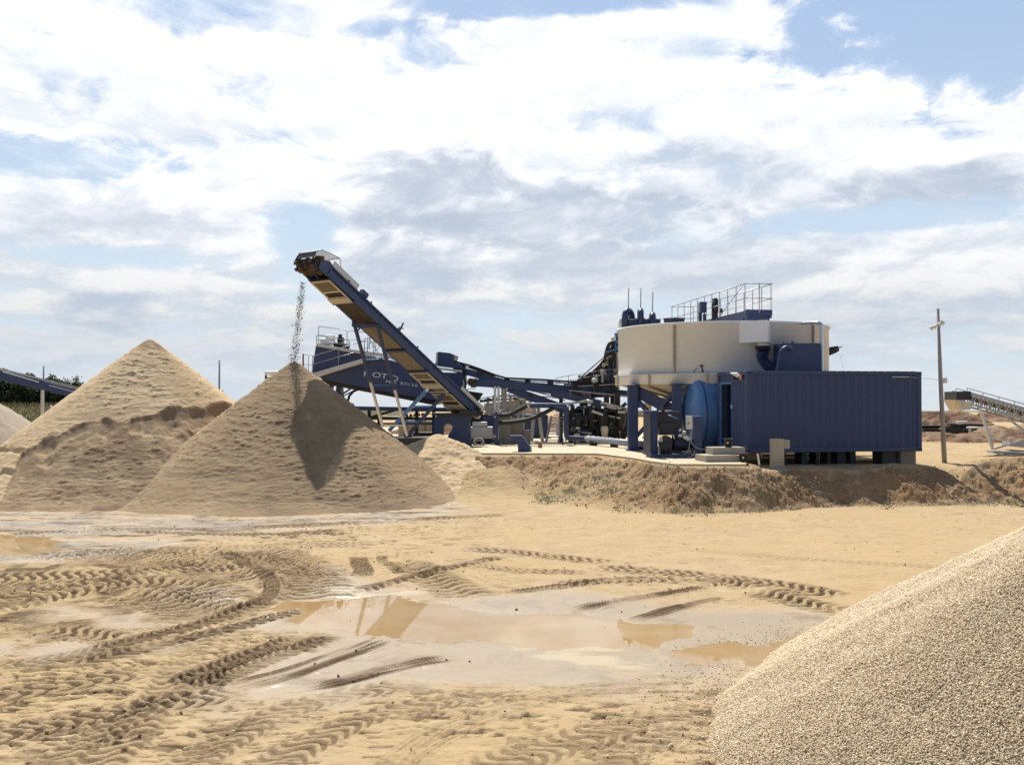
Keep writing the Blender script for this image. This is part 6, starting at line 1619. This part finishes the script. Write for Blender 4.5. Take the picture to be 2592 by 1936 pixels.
b.bar(P(1671, 1124, 30.25), P(1696, 1124, 30.25), 0.06); b.bar(P(1671, 1150, 30.25), P(1696, 1150, 30.25), 0.06); b.build('guard_frame', M['dark'], ps)
b = MB(); b.tube(smooth([P(1675, 1045, 30.7), P(1678, 1030, 30.7), P(1682, 1050, 30.7)]), 0.04, 8); b.box(P(1690, 1062, 31.0), (0.75, 0.5, 0.55)); b.tube([P(1668, 1050, 30.9), P(1700, 1048, 30.9)], 0.14, 12); b.box(P(1685, 1085, 30.9), (0.5, 0.5, 0.4)); b.build('gearbox', M['dark'], ps, 0.02)
b = MB(); b.tube([P(1690, 1050, 30.4), P(1716, 1060, 30.3)], 0.022, 8); b.build('lever', M['blue'], ps)
b = MB(); b.box(P(1721, 1102, 30.3), (0.12, .1, .09)); b.tube([P(1719, 1092, 30.3), P(1723, 1086, 30.3)], 0.03, 8); b.tube([P(1728, 1094, 30.3), P(1736, 1094, 30.3)], 0.05, 10); b.tube([P(1706, 1110, 30.2), P(1704, 1100, 30.2)], 0.022, 8)
b.box(P(1736, 1108, 30.4), (.22, .15, .12), 0, 0.0, R_(30)); b.build('valve', M['galvpale'], ps, 0.008)
b = MB(); 
for x in (1669, 1672, 1675): b.bar(P(x, 1105, 30.2), P(x+.5, 1118, 30.2), 0.02)
b.build('gauge_strip', M['white'], ps)
cb2 = thing('control_box', 'cream electrical box on a dark stand before the blue tank', 'electrical box', (P(1745, 1160, 30.2).x, 30.2, 1.2))
b = MB(); b.box(P(1744, 1069, 30.1), (0.20, 0.12, 0.44)); bx = b.build('enclosure', M['galvpale'], cb2, 0.01)
b = MB(); b.box(P(1742, 1071, 30.03), (0.05, 0.012, 0.06)); b.box(P(1738, 1082, 30.03), (0.03, 0.012, 0.03)); b.build('switch', M['wood'], bx)
b = MB(); b.box((P(1764, 0, 30.5).x, 30.5, (1.2+P(0, 1053, 30.5).z)/2), (0.26, 0.5, P(0, 1053, 30.5).z-1.2)); b.build('stand', M['navy2'], cb2, 0.01)
b = MB(); b.tube(smooth([P(x, y, 30.0) for x, y in [(1752,1088),(1749,1105),(1750,1122),(1760,1132),(1775,1137),(1790,1138)]]), 0.014, 6)
b.tube(smooth([P(x, y, 30.0) for x, y in [(1748,1090),(1746,1120),(1742,1140),(1730,1152)]]), 0.012, 6); b.tube(smooth([P(x, y, 29.9) for x, y in [(1757,1140),(1756,1150),(1748,1156),(1738,1158)]]), 0.012, 6); b.build('cable', M['galv'], cb2)

# ================================================================== lamp pole and right-hand conveyor
po = thing('lamp_pole', 'tall grey timber pole with small floodlights right of the container', 'pole', (P(2389, 1172, 30.8).x, 30.8, 0.95))
b = MB(); b.tube([P(2389.5, 1178, 30.8), P(2381, 960, 30.75), P(2375.5, 781, 30.7)], [0.080, 0.068, 0.045], 14); b.build('mast', paint('grey_weathered_wood', (0.33, 0.30, 0.29), 0.75, 0.4, scale=5), po)
b = MB(); b.bar(P(2358, 827, 30.6), P(2392, 818, 30.6), 0.03, 0.03); b.build('arm', M['galv'], po)
for x, y in ((2359, 829), (2367, 826), (2380, 820), (2387, 816)):
    b = MB(); b.box(P(x, y, 30.55), (0.085, 0.12, 0.10), 0, 0.4); lm = b.build('floodlight', M['galvpale'], po, 0.01)
    b = MB(); b.tube([P(x, y+5, 30.5), P(x+3, y+9, 30.5)], 0.008, 6); b.build('lamp_wire', M['galvpale'], lm)
b = MB(); b.box(P(2393, 963, 30.65), (0.10, 0.10, 0.17)); b.tube([P(2396, 950, 30.6), P(2396, 968, 30.6)], 0.008, 6); b.build('radio_box', M['white'], po, 0.01)
b = MB(); b.box(P(2377.5, 1073, 30.7), (0.04, 0.1, 0.05)); b.box(P(2379, 1085, 30.7), (0.04, .1, .05)); b.build('clip', M['galvpale'], po)
b = MB(); b.tube([K(5.6, -0.02, 2.42), K(5.0, -0.02, 2.42)], 0.018, 8); b.tube([K(5.6, -0.02, 2.42), P(2380, 962, 30.65)], 0.006, 6); tag(b.build('cable', M['galvpale'], None), 'thin pale cable strung from the container to the pole', 'cable')

tr = thing('truss_conveyor', 'galvanised truss conveyor with cream hopper at the right edge', 'conveyor', (P(2512, 1140, 35.5).x, 35.5, 1.1))
YT = 35.5
def TP(t, up=0.0, back=0.0): # t px along from head
    q = P(2440+t, 1018+t*0.285, YT); return V3(q.x, q.y+back, q.z+up)
for back in (0.0, 0.9):
    b = MB(); b.bar(TP(-8, 0, back), TP(330, 0, back), 0.06, 0.07); b.bar(TP(-2, 0.42, back), TP(330, 0.42, back), 0.045, 0.05); b.build('chord', M['galv'], tr)
    b = MB(); 
    for k in range(16): 
        t = k*22; b.bar(TP(t, 0, back), TP(t, 0.42, back), 0.035); b.bar(TP(t, 0.0, back), TP(t+11, 0.42, back), 0.03); b.bar(TP(t+11, 0.42, back), TP(t+22, 0.0, back), 0.03)
    b.build('lattice', M['galv'], tr)
    b = MB(); b.tube([TP(8, 0.58, back), TP(330, 0.58, back)], 0.018, 6)
    for k in range(8): b.tube([TP(8+k*40, 0.40, back), TP(8+k*40, 0.58, back)], 0.015, 6)
    b.build('handrail', M['galv'], tr)
b = MB(); b.prism([TP(0, 0.30, 0.08), TP(330, 0.30, 0.08), TP(330, 0.22, 0.45), TP(0, 0.22, 0.45)], (0, 0, -0.03)); b.prism([TP(0, 0.22, 0.46), TP(330, 0.22, 0.46), TP(330, 0.32, 0.86), TP(0, 0.32, 0.86)], (0, 0, -0.03)); b.build('belt', M['belt'], tr)
b = MB(); b.bar(TP(5, 0.36, 0.05), TP(330, 0.36, 0.05), 0.02, 0.13); b.build('side_board', M['white'], tr)
b = MB(); b.prism([P(x, y, YT-0.03) for x, y in [(2421,991),(2458,990),(2458,1012),(2421,1013)]], (0, 1.0, 0)); b.build('head_cover', M['dark'], tr)
b = MB(); b.prism([P(x, y, YT-0.05) for x, y in [(2419,1012),(2465,1022),(2455,1037),(2433,1038)]], (0, 1.0, 0)); b.build('chute', M['creamdirt'], tr)
b = MB()
for x0, y0, x1, y1 in ((2480, 1032, 2511, 1137),): b.bar(P(x0, y0, YT-.05), P(x1, y1, YT-.05), 0.085)
b.build('leg', M['white'], tr)
b = MB(); b.bar(P(2536, 1046, YT), P(2640, 1130, YT), 0.07); b.build('leg', M['galv'], tr)
b = MB(); b.bar(P(2480, 1032, YT+.9), P(2511, 1128, YT+.9), 0.08); b.build('leg', M['galv'], tr)
b = MB(); b.bar(P(2514, 1136, YT), P(2640, 1100, YT), 0.06); b.build('tie', M['galv'], tr)
b = MB(); b.bar(P(2505, 1143, YT), P(2660, 1150, YT), 0.5, 0.09); b.bar(P(2545, 1122, YT+1.5), P(2660, 1132, YT+1.5), 0.6, 0.2); b.build('base_beam', M['galv'], tr)
b = MB(); b.bar(TP(318, 0, .45), V3(TP(318).x, YT+.45, 1.0), 0.5, 0.3); b.build('tail_post', M['galv'], tr)
# spoil heaps beyond
def spoil(x, y, Yd, hpx, wpx, seed, lab, mt='spoil', amp=0.25):
    hh = hpx/FPX*Yd; ww = wpx/2/FPX*Yd; q = P(x, y, Yd)
    base = P(x, y+hpx, Yd).z
    return heap('spoil_heap', q.x, Yd, hh, hh/ww, M[mt], seed, lab, 'spoil heap', step=max(0.07, ww/45), amp=amp, ledge=0.05, round_=hh*0.5, base=base, group='spoil heaps beyond the container',
                moistf=lambda X, Y, z, th, r: np.clip(0.45+1.2*(fbm(X*0.5, Y*0.5, seed+50, 4)-0.5)*2, 0, 1))
spoil(2350, 1040, 62, 75, 260, 101, 'grey-brown spoil heap right behind the container edge')
spoil(2415, 1036, 66, 70, 200, 102, 'brown spoil heap behind the lamp pole', amp=.3)
spoil(2455, 1052, 58, 60, 170, 103, 'pale spoil heap under the cream hopper')
spoil(2370, 1094, 47, 34, 190, 104, 'low brown mound left of the lamp pole foot')
spoil(2440, 1098, 46, 32, 150, 105, 'low dark mound right of the lamp pole')
spoil(2520, 1076, 47, 55, 200, 106, 'reddish mound behind the white leg of the truss conveyor')
spoil(2600, 1072, 49, 60, 200, 107, 'reddish mound at the right edge behind the truss')
spoil(2560, 1042, 90, 50, 500, 108, 'long dark green-brown bank behind the truss conveyor', amp=.5)
spoil(1330, 1033, 70, 50, 160, 109, 'grey heap seen through the frames behind the hoses')
dk = thing('stacked_sleepers', 'dark stack of sleepers and pipes behind the lamp pole', 'timber stack', (P(2430, 1095, 52).x, 52, 1.2))
for x0, y0, x1, y1, w in ((2330,1084,2475,1084,.25), (2335,1092,2455,1094,.2), (2400,1076,2490,1077,.2), (2330,1079,2380,1079,.12)):
    b = MB(); b.bar(P(x0, y0, 52), P(x1, y1, 52), 0.5, w); b.build('sleeper', M['dark'], dk)
b = MB(); b.bar(P(2420, 1070, 51.8), P(2446, 1068, 51.8), 0.4, 0.15); b.build('pale_plank', M['galvpale'], dk)
b = MB(); b.tube([P(2446, 1082, 49.5), P(2510, 1083, 49.5), P(2620, 1091, 49.5)], 0.05, 8)
for x in (2453, 2456, 2512, 2570): b.bar(P(x, 1084, 49.5), V3(P(x, 0, 49.5).x, 49.5, 1.1), 0.05)
tag(b.build('pipe_rail', M['galvpale'], None), 'long pale pipe rail on thin posts beyond the container', 'rail')

# ================================================================== far left
lc = thing('far_conveyor', 'navy conveyor slanting down behind the pale sand cone at the left', 'conveyor', (P(60, 1040, 45).x, 45, 1.2))
b = MB(); b.bar(P(-200, 900, 45), P(110, 975, 45), 0.15, 0.48); b.bar(P(110, 975, 45), P(330, 1030, 45), 0.2, 0.42); b.build('beam', M['navy'], lc, 0.01)
b = MB(); b.bar(P(-200, 887, 45.3), P(330, 1017, 45.3), 0.7, 0.11); b.build('belt', M['slot'], lc)
b = MB(); b.bar(P(6, 940, 44.85), P(98, 967, 44.85), 0.03, 0.04); b.bar(P(125, 975, 44.85), P(190, 992, 44.85), 0.03, 0.03); b.build('rim', M['white'], lc)
b = MB(); b.tube(smooth([P(3, 938, 44.8), P(2, 932, 44.8), P(18, 932, 44.8), P(20, 941, 44.8)]), 0.03, 8); b.build('hood', M['galvpale'], lc)
lump_mesh('carried_gravel', [P(120+k*3, 968+k*.8, 45.3) for k in range(6)], [(.16, .2, .1)]*6, M['dark'], lc, seed=5, sub=2)
for x in (107, -120):
    b = MB(); b.bar(V3(P(x, 0, 45.2).x, 45.2, P(x, 985, 45).z), V3(P(x, 0, 45.2).x, 45.2, 1.0), 0.10); b.build('post', M['galvpale'], lc)
for x, y0, y1, Yd, lab in ((110, 926, 1050, 47, 'thin grey pole rising behind the far left conveyor'), (555, 912, 1060, 42, 'grey pole standing behind the pale sand cone')):
    t_ = thing('lamp_pole', lab, 'pole', (P(x, 0, Yd).x, Yd, 1.0))
    b = MB(); b.tube([V3(P(x, 0, Yd).x, Yd, 0.9), P(x, y0, Yd)], [0.06, 0.04], 10); b.build('mast', M['galv'], t_)
    if x > 500:
        b = MB(); b.box(P(562, 990, Yd-.1), (0.14, .1, .08), 0, .3, -.5); b.build('floodlight', M['galvpale'], t_)
car = thing('parked_car', 'blue car half hidden behind the pale sand cone', 'car', (P(135, 1060, 50).x, 50, 1.0))
q = ORG[car.name]
def car_poly(mb, pts, y0, y1): mb.prism([V3(q.x+a_, y0, 1.0+z_) for a_, z_ in pts], (0, y1-y0, 0))
b = MB(); car_poly(b, [(-0.95,.30),(-.92,.62),(-.6,.75),(2.2,.78),(2.7,.7),(2.8,.3)], 49.2, 50.8); b.build('body', M['navy'], car, 0.06)
b = MB(); car_poly(b, [(-.45,.76),(-.1,1.12),(1.3,1.18),(1.9,.78)], 49.3, 50.7); b.build('cabin', M['navy'], car, 0.05)
b = MB(); car_poly(b, [(-.28,.80),(0,1.06),(1.2,1.10),(1.6,.80)], 49.29, 49.295); b.build('window', M['slot'], car)
for a_ in (-.35, 2.0):
    b = MB(); b.tube([V3(q.x+a_, 49.15, 1.3), V3(q.x+a_, 50.85, 1.3)], 0.3, 18); b.build('wheel', M['black'], car)
wd = MB(); wd.bar(P(127, 1026, 46.5), P(140, 1042, 46.5), 0.10, 0.06); tag(wd.build('plank', M['galvpale'], None), 'short pale plank sticking up beside the blue car', 'plank')
# loader cab behind the cone
lo = thing('wheel_loader', 'white-roofed loader cab showing left of the damp cone', 'loader', (P(715, 1040, 38.5).x, 38.5, 1.0))
q = ORG[lo.name]; zc_ = P(0, 944, 38.5).z
b = MB(); b.box((P(705, 0, 38.5).x, 38.5, zc_-0.02), (0.85, 1.3, 0.16)); b.build('roof', M['white'], lo, 0.05)
b = MB(); 
for dx_ in (-.38, .38):
    for dy_ in (-.55, .55): b.bar(V3(P(705, 0, 38.5).x+dx_, 38.5+dy_, 2.6), V3(P(705, 0, 38.5).x+dx_, 38.5+dy_, zc_-.1), 0.07)
b.build('cab_post', M['dark'], lo)
b = MB(); b.box((P(705, 0, 38.5).x, 38.5, 3.3), (0.72, 1.06, 1.4)); b.build('glazing', paint('dark_glass', (0.03, 0.035, 0.04), 0.08, 0.05), lo)
b = MB(); b.box((P(720, 0, 38.5).x, 38.7, 2.1), (2.2, 1.5, 1.0)); b.build('body', M['orange'], lo, 0.1)
for dx_ in (-.8, 1.0):
    for dy_ in (-.8, .95):
        b = MB(); b.tube([V3(P(720, 0, 38.5).x+dx_, 38.5+dy_-.25, 1.7), V3(P(720, 0, 38.5).x+dx_, 38.5+dy_+.25, 1.7)], 0.65, 20); b.build('wheel', M['black'], lo)
b = MB(); b.tube([P(684, 972, 38.0), P(678, 974, 38.0)], 0.012, 6); b.box(P(677, 974, 38.0), (.05, .05, .12)); b.build('mirror', M['galvpale'], lo)
rl = thing('edge_railing', 'grey handrail with a red post behind the tip of the damp cone', 'railing', (P(785, 930, 39.2).x, 39.2, 1.2))
b = MB(); b.tube([P(767, 895, 39.2), P(767, 965, 39.2)], 0.035, 8); b.build('post', M['red'], rl)
b = MB(); b.tube([P(767, 897, 39.2), P(790, 899, 39.2), P(794, 905, 39.2), P(794, 925, 39.2)], 0.014, 6); b.tube([P(767, 922, 39.2), P(795, 925, 39.2)], 0.014, 6); b.tube([P(781, 898, 39.2), P(780, 960, 39.2)], 0.014, 6); b.build('rail', M['galv'], rl)

tre = thing('tree', 'small dark tree topping the far conveyor left of the pale cone', 'tree', (P(192, 1040, 88).x, 88, 1.4))
q = P(192, 988, 88)
b = MB(); b.tube([V3(q.x, 88, 1.3), V3(q.x+.05, 88, q.z-.6), V3(q.x-.1, 88, q.z+.4)], [0.16, 0.11, 0.04], 8)
for k in range(5): b.tube([V3(q.x, 88, q.z-.8+k*.2), V3(q.x+math.cos(k*2.2)*.6, 88+math.sin(k*2.2)*.5, q.z-.3+k*.2)], [0.05, 0.015], 6)
b.build('trunk', M['wood'], tre)
rg = np.random.default_rng(77); C_ = []
for k in range(16):
    cc_ = np.array([q.x+rg.normal(0, .42), 88+rg.normal(0, .4), q.z+rg.normal(-.1, .42)]); C_.append(cc_+rg.normal(0, .17, (90, 3)))
C_ = np.concatenate(C_)-np.array(ORG[tre.name])
leaves('crown', C_, 0.16, M['leaf'], 78, 1.7, parent=tre)

# things seen through the frames
spoil(1120, 1052, 52, 60, 260, 110, 'brown heap seen through the legs under the navy washing trough')
spoil(1440, 1045, 56, 60, 300, 111, 'long brown heap seen behind the ladder stair')
wl2 = thing('retaining_wall', 'low wall of pale blocks behind the blue brace legs', 'wall', (P(1050, 1100, 43).x, 43, 1.2))
for k in range(4):
    b = MB(); x0 = P(1008+k*23, 0, 43).x; x1 = P(1030+k*23, 0, 43).x; zz = P(0, 1063+(k % 2)*2, 43).z
    b.box(((x0+x1)/2, 43.3, (1.2+zz)/2), (x1-x0-.015, .6, zz-1.2)); b.build('concrete_block', M['conc'], wl2, 0.015)
b = MB(); b.box((P(1075, 0, 41.2).x, 41.4, 1.42), (1.0, .5, .42)); tag(b.build('drain_trough', M['black'], None, 0.03), 'low black trough before the pale block wall', 'trough')
b = MB(); b.box((P(1210, 0, 41.5).x, 41.8, 1.95), (1.3, .6, .9)); tag(b.build('belt_tail', M['dark'], None, 0.03), 'dark grimy machine end above the cream cabinet', 'machine')
